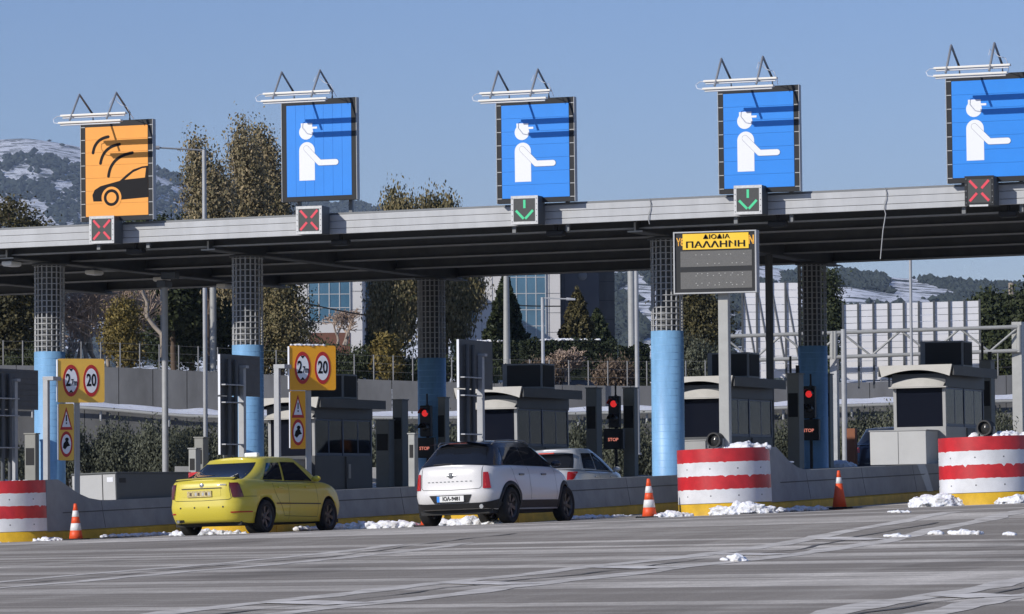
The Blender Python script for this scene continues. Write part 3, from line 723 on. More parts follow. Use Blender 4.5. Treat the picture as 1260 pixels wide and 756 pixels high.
# backs of the opposite-facing signs, the T posts and the L posts beside the signs
def sign_back(k, v, Z, w, h1, h2, label):
    o = empty('reversed_sign', (k*D-.05, v, gz(k*D, v)+1.0), pi/2, label=label, cat='sign', group='sign backs on the islands')
    zt = Z-o.location.z
    p = MB().bbox(0, w, 0, .03, zt-h1, zt, .006).build('upper_panel', 'back_grey', o)
    q = MB().bbox(0, .74, 0, .03, zt-h1-h2, zt-h1-.02, .006).build('lower_panel', 'back_grey', o)
    for pp, a, b in ((p, zt-h1, zt), (q, zt-h1-h2, zt-h1-.02)): MB().box(-.010, -.001, -.008, .038, a+.01, b-.01).build('edge', 'sign_white', pp)
    for i in range(7): MB().box(.02, w-.02, -.008, -.001, zt-h1+.06+.115*i, zt-h1+.068+.115*i).build('seam', 'steel_dark', p)
    for xx in (.30, .62): MB().tube([(xx, -.06, -.3), (xx, -.06, zt-.1)], .045, 8).build('post', 'back_grey', o)
    for z in (zt-h1-.15, zt-h1-h2+.2, zt-h1+.2): MB().box(.02, .95, -.11, -.015, z, z+.025).build('clamp', 'galv', o)
sign_back(2, -9.75, 3.89, 2.0, .82, 1.0, 'grey back of a sign at the left edge, above the striped nose')
sign_back(3, -9.90, 4.08, 1.95, .82, 1.18, 'grey back of a sign in front of the second blue column')
sign_back(4, -10.0, 4.27, 1.85, .95, 1.1, 'tall grey back of a sign above the white car with black roof')
for k, (Z, lab) in {2: (3.69, 'pale grey T shaped post behind the left edge striped nose'), 3: (3.87, 'pale grey T shaped post in front of the second blue column'), 4: (4.01, 'pale grey T shaped post above the roof of the white car')}.items():
    v = -8.9; X = k*D-.02; z0 = gz(X, v)+.9; o = empty('tee_post', (X, v, z0), label=lab, cat='post', group='T shaped posts on the islands')
    MB().bbox(-.06, .06, -.06, .06, 0, Z-z0-.055, .006).build('stem', 'galv', o); MB().bbox(-.16, .12, -.07, .07, Z-z0-.055, Z-z0, .006).build('cap', 'galv', o)
for k, (Z, lab) in {2: (3.78, 'pale grey bent post carrying the pale yellow sign at left'), 3: (3.95, 'pale grey bent post carrying the orange yellow sign behind the taxi')}.items():
    v = -6.12; X = {2: 9.98, 3: 15.08}[k]; v = {2: -7.05, 3: -6.70}[k]; z0 = gz(X, v)+.8; o = empty('bent_post', (X, v, z0), label=lab, cat='post', group='bent posts beside the yellow signs')
    MB().bbox(-.055, .055, -.055, .055, 0, Z-z0-.08, .006).build('stem', 'galv', o); MB().bbox(-.06, .19, -.06, .30, Z-z0-.08, Z-z0, .006).build('arm', 'galv', o)

# ------------------------------------------------------------------ booths
def booth(k, label, light=False):
    X = k*D; v = 4.9; z0 = gz(X, v)+.78
    o = empty('toll_booth', (X, v, z0), label=label, cat='toll booth', group='toll booths on the islands', ry=-math.atan(SG)*.3); o.scale = (1, 1, .86)
    H = 2.50; hw = .60; L = 3.9
    MB().bbox(-hw, hw, .35, L, 0, .98, .01).build('base_wall', 'booth_dark' if not light else 'booth_grey', o)
    f = MB().bbox(-.86, .42, -.75, .32, 0, .86, .015).build('front_cabinet', 'cabinet_light' if light else 'booth_grey', o)
    MB().box(-.22, -.21, -.756, -.751, .02, .84).build('door_gap', 'steel_dark', f)
    MB().bbox(-.88, .44, -.77, .33, .862, .89, .008).build('counter', 'booth_grey', f)
    # corner posts, head
    for xx in (-hw, hw-.07):
        for yy in (.35, 2.05, L-.07): MB().box(xx, xx+.07, yy, yy+.07, .981, 2.0).build('post', 'frame_blue' if yy > .4 else 'booth_grey', o)
    MB().bbox(-hw-.02, hw+.02, .33, L+.02, 2.001, 2.36, .01).build('head_band', 'booth_dark', o)
    MB().box(-hw+.072, hw-.072, .37, .39, .985, 1.998).build('front_window', 'glass_booth', o)
    for xx in (-hw+.015, hw-.03):
        for (a, b) in ((.43, 1.2), (1.26, 2.04), (2.13, 3.0), (3.06, L-.08)):
            w = MB().box(xx, xx+.015, a, b, 1.06, 1.95).build('side_window', 'glass_clear', o)
            MB().box(xx-.004, xx+.019, a-.05, a-.001, .985, 1.998).box(xx-.004, xx+.019, a, b, .985, 1.058).box(xx-.004, xx+.019, a, b, 1.952, 1.998).build('window_frame', 'frame_blue', w)
    MB().box(-hw+.08, hw-.08, L-.03, L-.01, .985, 1.998).build('rear_window', 'glass_clear', o)
    MB().bbox(-.35, .1, .9, 1.5, .985, 1.42, .03).build('console', 'black_matte', o); MB().bbox(-.1, .32, 1.9, 2.1, 1.0, 1.75, .06).build('chair_back', 'cabinet_dark', o)
    d = MB().bbox(hw+.001, hw+.03, 2.2, 2.95, .02, .96, .006).build('door', 'booth_dark', o)
    MB().box(hw+.032, hw+.05, 2.3, 2.42, .35, .75).build('notice', 'booth_grey', d)
    # arched roof fascia and visor, facing the traffic
    def arch(x0, x1, zc, rise, th0, th1, y0, y1, n=16):
        mb = MB(); P = []
        for i in range(n+1):
            t = i/n; x = x0+(x1-x0)*t; u = 2*t-1; P.append((x, zc+rise*(1-u*u)*1.0))
        top = [(x0-.06, zc+th1), (x1+.06, zc+th1)]
        for i in range(n):
            (xa_, za), (xb_, zb_) = P[i], P[i+1]
            mb.prism([(xa_, za), (xb_, zb_), (x0-.06+(x1-x0+.12)*(i+1)/n, zc+th1), (x0-.06+(x1-x0+.12)*i/n, zc+th1)], y0, y1, 'y')
        return mb
    rf = MB().box(-.84, .84, .12, 4.15, H-.05, H).prism([(-.84, H), (.84, H), (.60, H+.06), (-.60, H+.06)], .12, 4.15, 'y').build('roof', 'roof_dark', o)
    MB().add([(.62, .13, 2.36), (.62, 4.1, 2.36), (.84, 4.14, H-.05), (.84, .13, H-.05), (-.62, .13, 2.36), (-.62, 4.1, 2.36), (-.84, 4.14, H-.05), (-.84, .13, H-.05)], [(0, 1, 2, 3), (4, 5, 6, 7), (1, 5, 6, 2)]).build('soffit', 'roof_dark', rf)
    MB().box(.841, .87, .10, 4.17, H-.20, H+.05).build('side_fascia', 'roof_dark', rf); MB().box(-.87, -.841, .10, 4.17, H-.20, H+.05).build('side_fascia', 'roof_dark', rf)
    arch(-.78, .78, H-.22, .17, 0, .30, .04, .10).build('arched_fascia', 'booth_cream', rf)
    vs = MB(); n = 14
    vs.grid(lambda a, b: (-.60+1.2*a, .33-.16*(1-b), 2.02+(.13*(1-(2*a-1)**2)+.10)*b), n, 3).build('visor', 'booth_cream', rf)
    MB().box(-.66, .66, .18, .325, 1.99, 2.02).build('visor_lip', 'booth_cream', rf)
    # cooler on the roof: its own thing
    c = empty('roof_cooler', (X+.02, v+2.25, z0+(H+.06)*.86), label={2: 'dark cooling unit on the booth roof behind the orange yellow sign', 3: 'dark cooling unit on the booth roof left of the second traffic light', 4: 'dark cooling unit on the booth roof beside the banner sign post', 5: 'dark cooling unit on the booth roof at right'}[k], cat='air conditioner', group='cooling units on the booth roofs')
    MB().bbox(-.50, .50, 0, .9, .02, .62, .015).build('case', 'steel_grey', c); MB().box(-.38, .46, -.012, -.001, .07, .58).build('grille', 'black_matte', c); MB().box(.501, .512, .08, .82, .07, .58).build('grille', 'black_matte', c)
    for i in range(9): MB().box(-.38, .46, -.018, -.013, .10+.054*i, .112+.054*i).build('slat', 'frame_dark', c)
    for xx in (-.4, .34): MB().box(xx, xx+.06, .05, .85, -.04, .02).build('foot', 'steel_dark', c)
    return o
booth(2, 'dark toll booth behind the orange yellow sign')
booth(3, 'toll booth with pale arched roof above the white car')
booth(4, 'toll booth behind the striped nose below the banner sign')
booth(5, 'pale grey toll booth with arched roof at right', True)

# pillars, stop lights and small posts at the far ends of the islands
PN = 'dark grey ticket pillars at the island ends'
def pillar(X, v, w, d, h, m, label, cap=False, group=PN):
    z0 = gz(X, v)+.78; o = empty('ticket_pillar', (X, v, z0), label=label, cat='pillar', group=group)
    MB().bbox(-w/2, w/2, -d/2, d/2, 0, h, .015).build('case', m, o); MB().box(-w/2+.03, w/2-.03, -d/2-.006, -d/2-.001, h*.55, h*.8).build('slot', 'black_matte', o)
    MB().bbox(-w/2-.02, w/2+.02, -d/2-.02, d/2+.02, h+.001, h+.03, .008).build('lid', m, o)
    if cap: MB().tube([(-.12, 0, h), (-.12, 0, h+.45)], .03, 8).build('aerial', 'black', o); MB().tube([(.06, 0, h), (.06, 0, h+.22)], .05, 8).build('beacon', 'black', o)
    return o
pillar(10.2-.15, 11.45, .36, .36, 1.67, 'pillar_grey', 'squat dark pillar left of the shaded blue column behind the taxi')
pillar(10.2+.05, 12.0, .26, .42, 2.17, 'pillar_grey', 'tall dark pillar left of the first red stop light')
pillar(10.2+.33, 14.2, .26, .30, 2.22, 'pillar_olive', 'tall dark pillar right of the first red stop light')
pillar(15.3+.05, 12.2, .28, .42, 2.22, 'pillar_grey', 'tall dark pillar left of the second red stop light')
pillar(15.3+.33, 14.2, .30, .30, 2.22, 'pillar_olive', 'tall dark pillar right of the second red stop light')
pillar(20.4+.1, 12.4, .30, .42, 2.32, 'pillar_olive', 'tall dark pillar with aerial left of the rightmost stop light', True)
pillar(20.4+.25, 14.6, .28, .3, 2.32, 'pillar_olive', 'tall dark pillar right of the rightmost stop light')
pillar(25.5+.1, 11.2, .26, .4, 2.37, 'pillar_grey', 'tall dark pillar behind the right booth', True)
pillar(10.2-.05, -.1, .18, .26, 1.05, 'pillar_pale', 'low pale pillar left of the second blue column', group='pale pillars on the islands')
pillar(10.2-.25, .7, .22, .30, 1.30, 'pillar_olive', 'low olive pillar beside the pale pillar at left', group='pale pillars on the islands')
pillar(15.3+.05, .1, .15, .22, 1.15, 'pillar_pale', 'slim pale pillar left of the white car', group='pale pillars on the islands')
pillar(5.1-.1, 2.0, .28, .2, 1.6, 'pillar_olive', 'olive box at the foot of the leftmost blue column', group='boxes at the column feet')
pillar(10.2-.12, 1.9, .2, .2, 1.2, 'pillar_grey', 'grey box at the foot of the blue column behind the taxi', group='boxes at the column feet')

def stop_light(k, label):
    X = k*D+.12; v = 13.55; z0 = gz(X, v)+.50
    o = empty('stop_light', (X, v, z0), label=label, cat='traffic light', group='red stop lights at the island ends')
    MB().tube([(0, .12, 0), (0, .12, 2.35)], .04, 8).build('pole', 'black', o)
    MB().bbox(-.27, .25, -.08, .08, .98, 1.50, .015).build('message_box', 'black', o)
    text('lettering', 'STOP', .115, 'led_stop', o, (-.01, -.086, 1.22), bold=.001, sx=1.0)
    h = MB().bbox(-.15, .15, -.05, .12, 1.52, 2.32, .03).build('housing', 'black', o)
    for i, z in enumerate((2.12, 1.74)):
        l = MB().lathe([(0, .025), (.055, .018), (.085, 0)], 18).build('lens', 'red_lamp' if i == 0 else 'lens_dark', h); l.rotation_euler = (pi/2, 0, 0); l.location = (0, -.055, z)
        s = MB().lathe([(.125, 0), (.125, .2)], 16, 0, pi).build('visor', 'black', h); s.rotation_euler = (pi/2, 0, 0); s.location = (0, -.05, z)
    MB().tube([(.02, .05, 2.3), (.02, .05, 2.62)], .025, 6).build('aerial', 'black', o)
stop_light(2, 'red stop light with STOP box left of the white car')
stop_light(3, 'red stop light with STOP box right of the silver car')
stop_light(4, 'red stop light with STOP box in front of the shaded column at right')

# low equipment cabinet on the second island
o = empty('equipment_cabinet', (10.2, -5.3, gz(10.2, -5.3)+.72), label='low grey equipment cabinet on the island behind the left cone', cat='cabinet', ry=-math.atan(SG))
MB().bbox(-.48, .55, 0, 3.7, 0, .62, .01).build('case', 'cabinet_dark', o); MB().box(-.48, .53, -.012, -.001, .01, .60).build('front', 'cabinet_light', o)  # sunlit front and shaded sides put into the colours: pale plate, dark case
MB().box(.22, .24, -.016, -.013, .01, .60).build('door_gap', 'black', o); MB().bbox(-.5, .57, -.02, 3.72, .621, .65, .006).build('lid', 'cabinet_dark', o)
MB().box(.34, .48, -.018, -.013, .44, .54).build('label_plate', 'sign_white', o); MB().box(.551, .556, .15, .45, .42, .52).build('vent', 'black', o)
# grey paint run on the island side under the right booth, with the paint bucket mark
i5 = [q for q in bpy.data.objects if q.name.startswith('toll_island') and abs(q.location.x-25.5) < .1][0]
MB().add([(HW-.068, 2.05, .785), (HW-.068, 2.75, .785), (HW-.042, 2.90, .56), (HW+.008, 3.05, .19), (HW+.008, 2.55, .19), (HW-.042, 2.35, .5)], [(0, 1, 2, 5), (5, 2, 3, 4)]).build('pale_patch', 'cabinet_light', i5, fixn=False)

# ------------------------------------------------------------------ poles
def pole(px, X, v, zb_, zt_, r, m, label, cat='pole', parts=None):
    o = empty('pole', (X, v, zb_), label=label, cat=cat)
    MB().tube([(0, 0, 0), (0, 0, zt_-zb_)], r, 12).build('shaft', m, o); MB().lathe([(0, 0), (r*1.8, 0), (r*1.8, .04), (r, .05)], 14).build('foot', m, o); return o
o = pole(210, 7.30, 4.4, gz(7.3, 4.4), 6.35, .075, 'galv', 'tall grey pole with camera left of the taxi')
MB().bbox(-.12, .12, -.22, .18, 5.75, 5.92, .03).build('camera_housing', 'signal_side', o); MB().bbox(-.06, .34, -.10, .1, 5.95, 6.12, .03).build('camera_arm', 'signal_side', o)
pole(945, 20.4, 10.6, gz(20.4, 10)+.78, 6.95, .095, 'steel_dark', 'dark pipe post right of the banner board')
def bgpole(px, pyb, pyt, d, r, m, label, arm=None, r1=None):
    b = at(px, pyb, d); t = at(px, pyt, d); o = empty('lamp_post', b, label=label, cat='pole'); h = t.z-b.z
    MB().tube([(0, 0, 0), (0, 0, h)], r, 10, r1=r1).build('shaft', m, o); MB().lathe([(0, 0), (r*1.7, 0), (r*1.7, .05), (r, .06)], 12).build('foot', m, o)
    if arm:
        q = at(arm[0], arm[1], d)-b; MB().tube([(0, 0, h-.02), tuple(q)], .028, 6).build('arm', m, o)
        e = q + (q-Vector((0, 0, h))).normalized()*.35; MB().tube([tuple(q), tuple(e)], .06, 8, r1=.04).build('lamp_head', 'galv', o)
    return o
bgpole(253, 560, 183, 118, .065, 'galv', 'slim lamp post whose arm reaches over the canopy at left', (196, 182))
bgpole(262.5, 458, 349, 172, .14, 'galv_light', 'pale concrete post behind the slim lamp post at left')
bgpole(202, 445, 340, 172, .16, 'galv_light', 'pale concrete post beside the bare tree')
bgpole(624, 476, 335, 174, .17, 'galv_light', 'thick pale concrete post before the conifer', r1=.12)
bgpole(668.5, 478, 366, 158, .07, 'galv', 'slim lamp post before the right glass building', (697, 368))
bgpole(785, 560, 330, 125, .07, 'galv', 'slim lamp post left of the sunlit column')
bgpole(777.5, 440, 330, 220, .20, 'galv_light', 'pale power pole beyond the slim lamp post')
bgpole(1122, 470, 318, 120, .045, 'galv', 'thin mast in front of the white sign backs')
bgpole(1040, 585, 405, 128, .09, 'galv', 'grey pole before the left edge of the wide white sign back')
bgpole(1246, 470, 348, 230, .17, 'bark_pale', 'wooden power pole at the right edge')
o = tag(MB().bbox(-.12, .12, -.12, .12, 0, 1.4, .01).build('wooden_post', 'orange_post'), 'rust brown wooden post left of the dark car', 'post'); o.location = at(1049, 590, 112)
#@@PART3
# ------------------------------------------------------------------ cars
def lerp(a, b, t): return a+(b-a)*t
def interp(tab, x):
    if x <= tab[0][0]: return tab[0][1:]
    for p, q in zip(tab, tab[1:]):
        if x <= q[0]:
            t = (x-p[0])/(q[0]-p[0]); return tuple(lerp(a, b, t) for a, b in zip(p[1:], q[1:]))
    return tab[-1][1:]
def cinterp(tab, x):
    """smooth (cosine-free monotone-ish) interpolation of (x, y) pairs"""
    xs_ = [p[0] for p in tab]; ys_ = [p[1] for p in tab]
    if x <= xs_[0]: return ys_[0]
    if x >= xs_[-1]: return ys_[-1]
    i = max(j for j in range(len(xs_)) if xs_[j] <= x); i = min(i, len(xs_)-2)
    def slope(j):
        if j == 0: return (ys_[1]-ys_[0])/(xs_[1]-xs_[0])
        if j == len(xs_)-1: return (ys_[-1]-ys_[-2])/(xs_[-1]-xs_[-2])
        return (ys_[j+1]-ys_[j-1])/(xs_[j+1]-xs_[j-1])
    h = xs_[i+1]-xs_[i]; t = (x-xs_[i])/h
    return (2*t**3-3*t*t+1)*ys_[i]+(t**3-2*t*t+t)*h*slope(i)+(-2*t**3+3*t*t)*ys_[i+1]+(t**3-t*t)*h*slope(i+1)

class Car:
    def __init__(s, S): s.S = S
    def plan(s, phi, a, b, nr, nf, yc):
        c, si = cos(phi), sin(phi); n = nf if si > 0 else nr
        return (b*math.copysign(abs(c)**(2/n), c), yc+a*math.copysign(abs(si)**(2/n), si))
    def body(s, phi, q, off=0.0):
        """q in 0..1 from sill to deck"""
        S = s.S; L = S['L']
        # level table: q -> (side inset, rear inset, front inset)
        si, ri, fi = interp(S['levels'], q)
        a = (L-ri-fi)/2; yc = ri+a; b = S['W']/2-si
        x, y = s.plan(phi, a+off, b+off, S['nr'], S['nf'], yc)
        b *= 1
        taper = 1-S.get('taper_f', .07)*max(0, (y-L*.6)/(L*.4))**2-S.get('taper_r', .05)*max(0, (L*.35-y)/(L*.35))**2
        zt = cinterp(S['deck'], min(max(y, 0), L)); zb = S['zb']+.05*max(0, (L*.12-y)/(L*.12))+.03*max(0, (y-L*.9)/(L*.1))
        # lower 55% has fixed heights so that mouldings stay level
        zm = S['zm']
        z = zb+(zm-zb)*q/.5 if q < .5 else zm+(zt-zm)*(q-.5)/.5
        return Vector((x*taper, y, z))
    def phi_y(s, fn, y, right=True):
        lo, hi = -pi/2, pi/2
        for _ in range(40):
            m = (lo+hi)/2
            if fn(m).y < y: lo = m
            else: hi = m
        return (lo+hi)/2
    def phi_x(s, fn, x):
        # rear half, x from 0 (rear centre) outwards
        lo, hi = -pi/2, 0.0
        for _ in range(40):
            m = (lo+hi)/2
            if fn(m).x < x: lo = m
            else: hi = m
        return (lo+hi)/2
    def q_z(s, phi, z):
        lo, hi = 0.0, 1.0
        for _ in range(30):
            m = (lo+hi)/2
            if s.body(phi, m).z < z: lo = m
            else: hi = m
        return (lo+hi)/2
    def side(s, y, z, off=.004, sgn=1):
        # point on the flank
        q = .5
        for _ in range(6):
            ph = s.phi_y(lambda p: s.body(p, q), y); q = s.q_z(ph, z)
        p = s.body(ph, q, off); return Vector((p.x*sgn, p.y, p.z))
    def rear(s, x, z, off=.004):
        q = .5; ax = abs(x)
        for _ in range(6):
            ph = s.phi_x(lambda p: s.body(p, q), ax); q = s.q_z(ph, z)
        p = s.body(ph, q, off); return Vector((math.copysign(p.x, x), p.y, p.z))
    def corner(s, x0, y1, u, z, off, sgn):
        q = .5
        for _ in range(5):
            pa = s.phi_x(lambda p: s.body(p, q), x0); pb = s.phi_y(lambda p: s.body(p, q), y1); ph = lerp(pa, pb, u); q = s.q_z(ph, z)
        p = s.body(ph, q, off); return Vector((p.x*sgn, p.y, p.z))
    def gh(s, phi, t, off=0.0):
        G = s.S['gh']
        y0, y1, b0 = G['bot']; Y0, Y1, B1 = G['top']
        e = t+G.get('bow', .12)*t*(1-t)
        ya, yb = lerp(y0, Y0, t+G.get('rbow', .0)*t*(1-t)), lerp(y1, Y1, t-G.get('fbow', .0)*t*(1-t)); b = lerp(b0, B1, t-G.get('sbow', .35)*t*(1-t))
        a = (yb-ya)/2; yc = (ya+yb)/2
        n0 = lerp(G['n0'], G['n1'], t)
        x, y = s.plan(phi, a+off, b+off, n0, n0, yc)
        zb = cinterp(G['belt'], y); zr = G['zr']-G['crown']*((y-G['yc'])/1.5)**2
        return Vector((x, y, lerp(zb, zr, t)))
    def gside(s, y, t, off=.005, sgn=1):
        ph = s.phi_y(lambda p: s.gh(p, t), y); p = s.gh(ph, t, off); return Vector((p.x*sgn, p.y, p.z))
    def grear(s, x, t, off=.005):
        ph = s.phi_x(lambda p: s.gh(p, t), abs(x)); p = s.gh(ph, t, off); return Vector((math.copysign(p.x, x), p.y, p.z))

def shell(fn, levels, cap_crown, n=72, bottom=False):
    mb = MB(); k = len(levels); vs = []; fs = []
    sm3 = lambda t: (lambda a: a*a*(3-2*a))((lambda a: a*a*(3-2*a))(t*t*(3-2*t)))
    half = []
    for (p0, p1) in ((-pi/2, 0.0), (0.0, pi/2)):
        ph = [p0+(p1-p0)*sm3(i/1500) for i in range(1501)]; pt = [fn(p, levels[k//2]) for p in ph]; acc = [0.0]
        for i in range(1500): acc.append(acc[-1]+sqrt((pt[i+1].x-pt[i].x)**2+(pt[i+1].y-pt[i].y)**2))
        j = 0
        for i in range(n//4):
            w_ = acc[-1]*i/(n//4)
            while acc[j+1] < w_: j += 1
            half.append(ph[j])
    half.append(pi/2); phis = half+[pi-half[n//2-i] for i in range(1, n//2)]
    for q in levels:
        for i in range(n): vs.append(fn(phis[i], q))
    for j in range(k-1):
        for i in range(n): fs.append((j*n+i, j*n+(i+1) % n, (j+1)*n+(i+1) % n, (j+1)*n+i))
    mb.add(vs, fs, 0, True)
    h = n//2
    def cap(row, crown, rev):
        pv = []; pf = []; m = 10
        for i in range(h+1):
            R_ = row[i]; L_ = row[(n-i) % n]
            for j in range(m+1):
                t = j/m; p = R_.lerp(L_, t); p = p+Vector((0, 0, crown*4*t*(1-t)*min(1, abs(R_.x)/.4))); pv.append(p)
        for i in range(h):
            for j in range(m): pf.append((i*(m+1)+j, i*(m+1)+j+1, (i+1)*(m+1)+j+1, (i+1)*(m+1)+j))
        mb.add(pv, pf, 0, True)
    cap([Vector(v) for v in vs[-n:]], cap_crown, False)
    if bottom: cap([Vector(v) for v in vs[:n]], 0.0, True)
    return mb
def weld(o, d=.0008):
    bm = bmesh.new(); bm.from_mesh(o.data); bmesh.ops.remove_doubles(bm, verts=bm.verts, dist=d)
    bmesh.ops.dissolve_degenerate(bm, dist=1e-5, edges=bm.edges); bmesh.ops.recalc_face_normals(bm, faces=bm.faces); bm.to_mesh(o.data); bm.free()
def make_wheel(car, x, y, R, sgn, rim='rim_dark', spokes=5):
    w = empty('wheel', (x, y, R)); w.parent = car
    t = MB().lathe([(R*.66, -.1), (R*.92, -.105), (R*.985, -.085), (R, -.05), (R, .05), (R*.985, .085), (R*.92, .105), (R*.66, .1), (R*.66, -.1)], 36).build('tyre', 'rubber', w); t.rotation_euler = (0, pi/2, 0)
    m = MB().lathe([(R*.67, -.095), (R*.60, .02), (R*.62, .088), (R*.67, .098)], 30)
    m.lathe([(0, .06), (.06, .065), (.075, .05)], 14)
    for i in range(spokes):
        a = 2*pi*i/spokes+.2
        for dd in (-.09, .09):
            c_, s_ = cos(a), sin(a); c2, s2 = cos(a+dd), sin(a+dd)
            m.add([(.05*c_-.022*s_, .05*s_+.022*c_, .058), (.05*c_+.022*s_, .05*s_-.022*c_, .058), (R*.64*c2+.02*s2, R*.64*s2-.02*c2, .075), (R*.64*c2-.02*s2, R*.64*s2+.02*c2, .075)], [(0, 1, 2, 3)])
    m.lathe([(0, -.02), (R*.6, -.02)], 24)
    r = m.build('rim', rim, w); r.rotation_euler = (0, sgn*pi/2, 0)
    return w
def patch(fn, nu, nv, name, m, parent): return MB().grid(fn, nu, nv).build(name, m, parent, fixn=False)
def ribbon(car, pts, w, name, m, parent, sgn=1, fn=None):
    fn = fn or (lambda a, b: car.side(a, b, .0035, sgn))
    den = []
    for p_, q_ in zip(pts, pts[1:]):
        k_ = max(1, int(sqrt((q_[0]-p_[0])**2+(q_[1]-p_[1])**2)/.05)); den += [(lerp(p_[0], q_[0], i/k_), lerp(p_[1], q_[1], i/k_)) for i in range(k_)]
    pts = den+[pts[-1]]
    mb = MB(); vs = []
    for i, (y, z) in enumerate(pts):
        a = pts[max(0, i-1)]; b = pts[min(len(pts)-1, i+1)]; dy, dz = b[0]-a[0], b[1]-a[1]; l = sqrt(dy*dy+dz*dz) or 1
        for s in (-1, 1): vs.append(fn(y-dz/l*w/2*s, z+dy/l*w/2*s))
    mb.add(vs, [(2*i, 2*i+1, 2*i+3, 2*i+2) for i in range(len(pts)-1)]); return mb.build(name, m, parent, fixn=False)
def poly(p, q, n): return [(lerp(p[0], q[0], i/n), lerp(p[1], q[1], i/n)) for i in range(n+1)]

def make_car(S, loc, rz, label, group=None):
    car = Car(S); o = empty('car', loc, rz, label, 'car', ry=-math.atan(SG))
    L, W, R = S['L'], S['W'], S['R']
    lv = [0, .08, .18, .3, .4, .5, .6, .7, .8, .88, .94, .975, 1.0]
    b = shell(lambda p, q: car.body(p, q), lv, S['crown'], 96, True).build('body', [S['paint']], o); weld(b)
    # wheel arches cut from the closed body
    cut = MB()
    for y in S['axles']:
        for s in (-1, 1):
            pr_ = [(y+(R+.055)*cos(2*pi*i/40), R+.0+(R+.055)*sin(2*pi*i/40)) for i in range(40)]
            x0, x1 = s*(W/2-.30), s*(W/2+.3)
            cut.prism(pr_, min(x0, x1), max(x0, x1), 'x')
    co = cut.build('tmp_cut', 'black_matte'); b.data.materials.append(MATS['black_matte'])
    for p in co.data.polygons: p.material_index = 0
    md = b.modifiers.new('arch', 'BOOLEAN'); md.object = co; md.operation = 'DIFFERENCE'; md.solver = 'EXACT'; md.material_mode = 'TRANSFER'
    co.parent = o; bpy.context.view_layer.update()
    me = bpy.data.meshes.new_from_object(b.evaluated_get(bpy.context.evaluated_depsgraph_get())); b.modifiers.clear(); b.data = me; bpy.data.objects.remove(co)
    for y in S['axles']:
        for s in (-1, 1): make_wheel(o, s*(W/2-.115), y, R, s, S.get('rim', 'rim_dark'), 6)
    # cabin
    c = shell(lambda p, t: car.gh(p, t), [0, .12, .25, .4, .55, .7, .82, .9, .95, .98, 1.0], S['gh'].get('rc', .03), 72).build('cabin', S['gh']['paint'], o); weld(c)
    G = S['gh']
    for (ya, yb, Ya, Yb, t0, t1) in G['sidewin']:
        for s in (-1, 1):
            patch(lambda u, w, s=s: car.gside(lerp(lerp(ya, Ya, w), lerp(yb, Yb, w), u), lerp(t0, t1, w), .006, s), 10, 8, 'side_window', 'glass_dark', c)
    x0, x1, t0, t1 = G['rearwin']
    def rw(u, w):
        q = 2*u-1; e = 1-.0*abs(q); return car.grear(lerp(x0, x1, w)*q, lerp(t0, t1, w), .006)
    patch(rw, 16, 8, 'rear_window', 'glass_dark', c)
    def ww(u, w):
        p = rw(u, w); t = lerp(.12, .93, w); q = 2*u-1; ph = car.phi_x(lambda f: car.gh(f, t), abs(q)*G['wsx']); g_ = car.gh(-ph, t, .006); return Vector((math.copysign(g_.x, q), g_.y, g_.z))
    patch(ww, 14, 6, 'windscreen', 'glass_dark', c)
    return car, o, b, c
def mirror(o, car, y, z, paint):
    for s in (-1, 1):
        p = car.side(y, z-.02, 0, s)
        m = MB(); m.lathe([(0, -.085), (.07, -.075), (.095, -.02), (.085, .04), (0, .06)], 14)
        q = m.build('mirror', paint, o); q.location = (p.x+s*.09, y, z+.04); q.rotation_euler = (pi/2, 0, 0); q.scale = (1.0, .62, .8)
        MB().box(-.06, .06, -.03, .03, -.015, .015).build('stalk', 'plastic_black', q)

# ---- yellow taxi (liftback saloon)
TAXI = dict(L=4.57, W=1.77, R=.315, zb=.20, zm=.55, nr=6.5, nf=4.4, axles=(.95, 3.53), paint='taxi_yellow', crown=.02,
    levels=[(0, .06, .10, .12), (.2, .02, .03, .04), (.42, .0, .0, .0), (.5, .0, .0, .01), (.56, .006, .018, .02), (.75, .012, .022, .05), (.9, .03, .028, .10), (.97, .06, .05, .16), (1.0, .10, .10, .22)],
    deck=[(0, 1.015), (.25, 1.03), (.6, 1.02), (1.6, .985), (2.8, .965), (3.5, .945), (4.1, .85), (4.45, .74), (4.57, .68)], rim='rim_dark',
    gh=dict(bot=(.20, 3.62, .77), top=(1.25, 2.75, .60), n0=7.0, n1=5.5, belt=[(0, 1.03), (1.0, .985), (2.2, .965), (3.6, .95)], zr=1.432, crown=.075, yc=2.05, paint='taxi_yellow', rbow=.42, fbow=.36, sbow=.30, rc=.045,
        sidewin=[(1.02, 1.80, 1.42, 1.88, .07, .80), (1.88, 3.02, 1.95, 2.52, .05, .82)], rearwin=(.66, .52, .05, .86), wsx=.62))
tx = (15.84, -13.95); 
car, o, b, c = make_car(TAXI, (tx[0]+.885, tx[1], gz(tx[0]+.885, tx[1]+1.5)-.0), -.075, 'yellow taxi saloon with small boot spoiler, seen from behind')
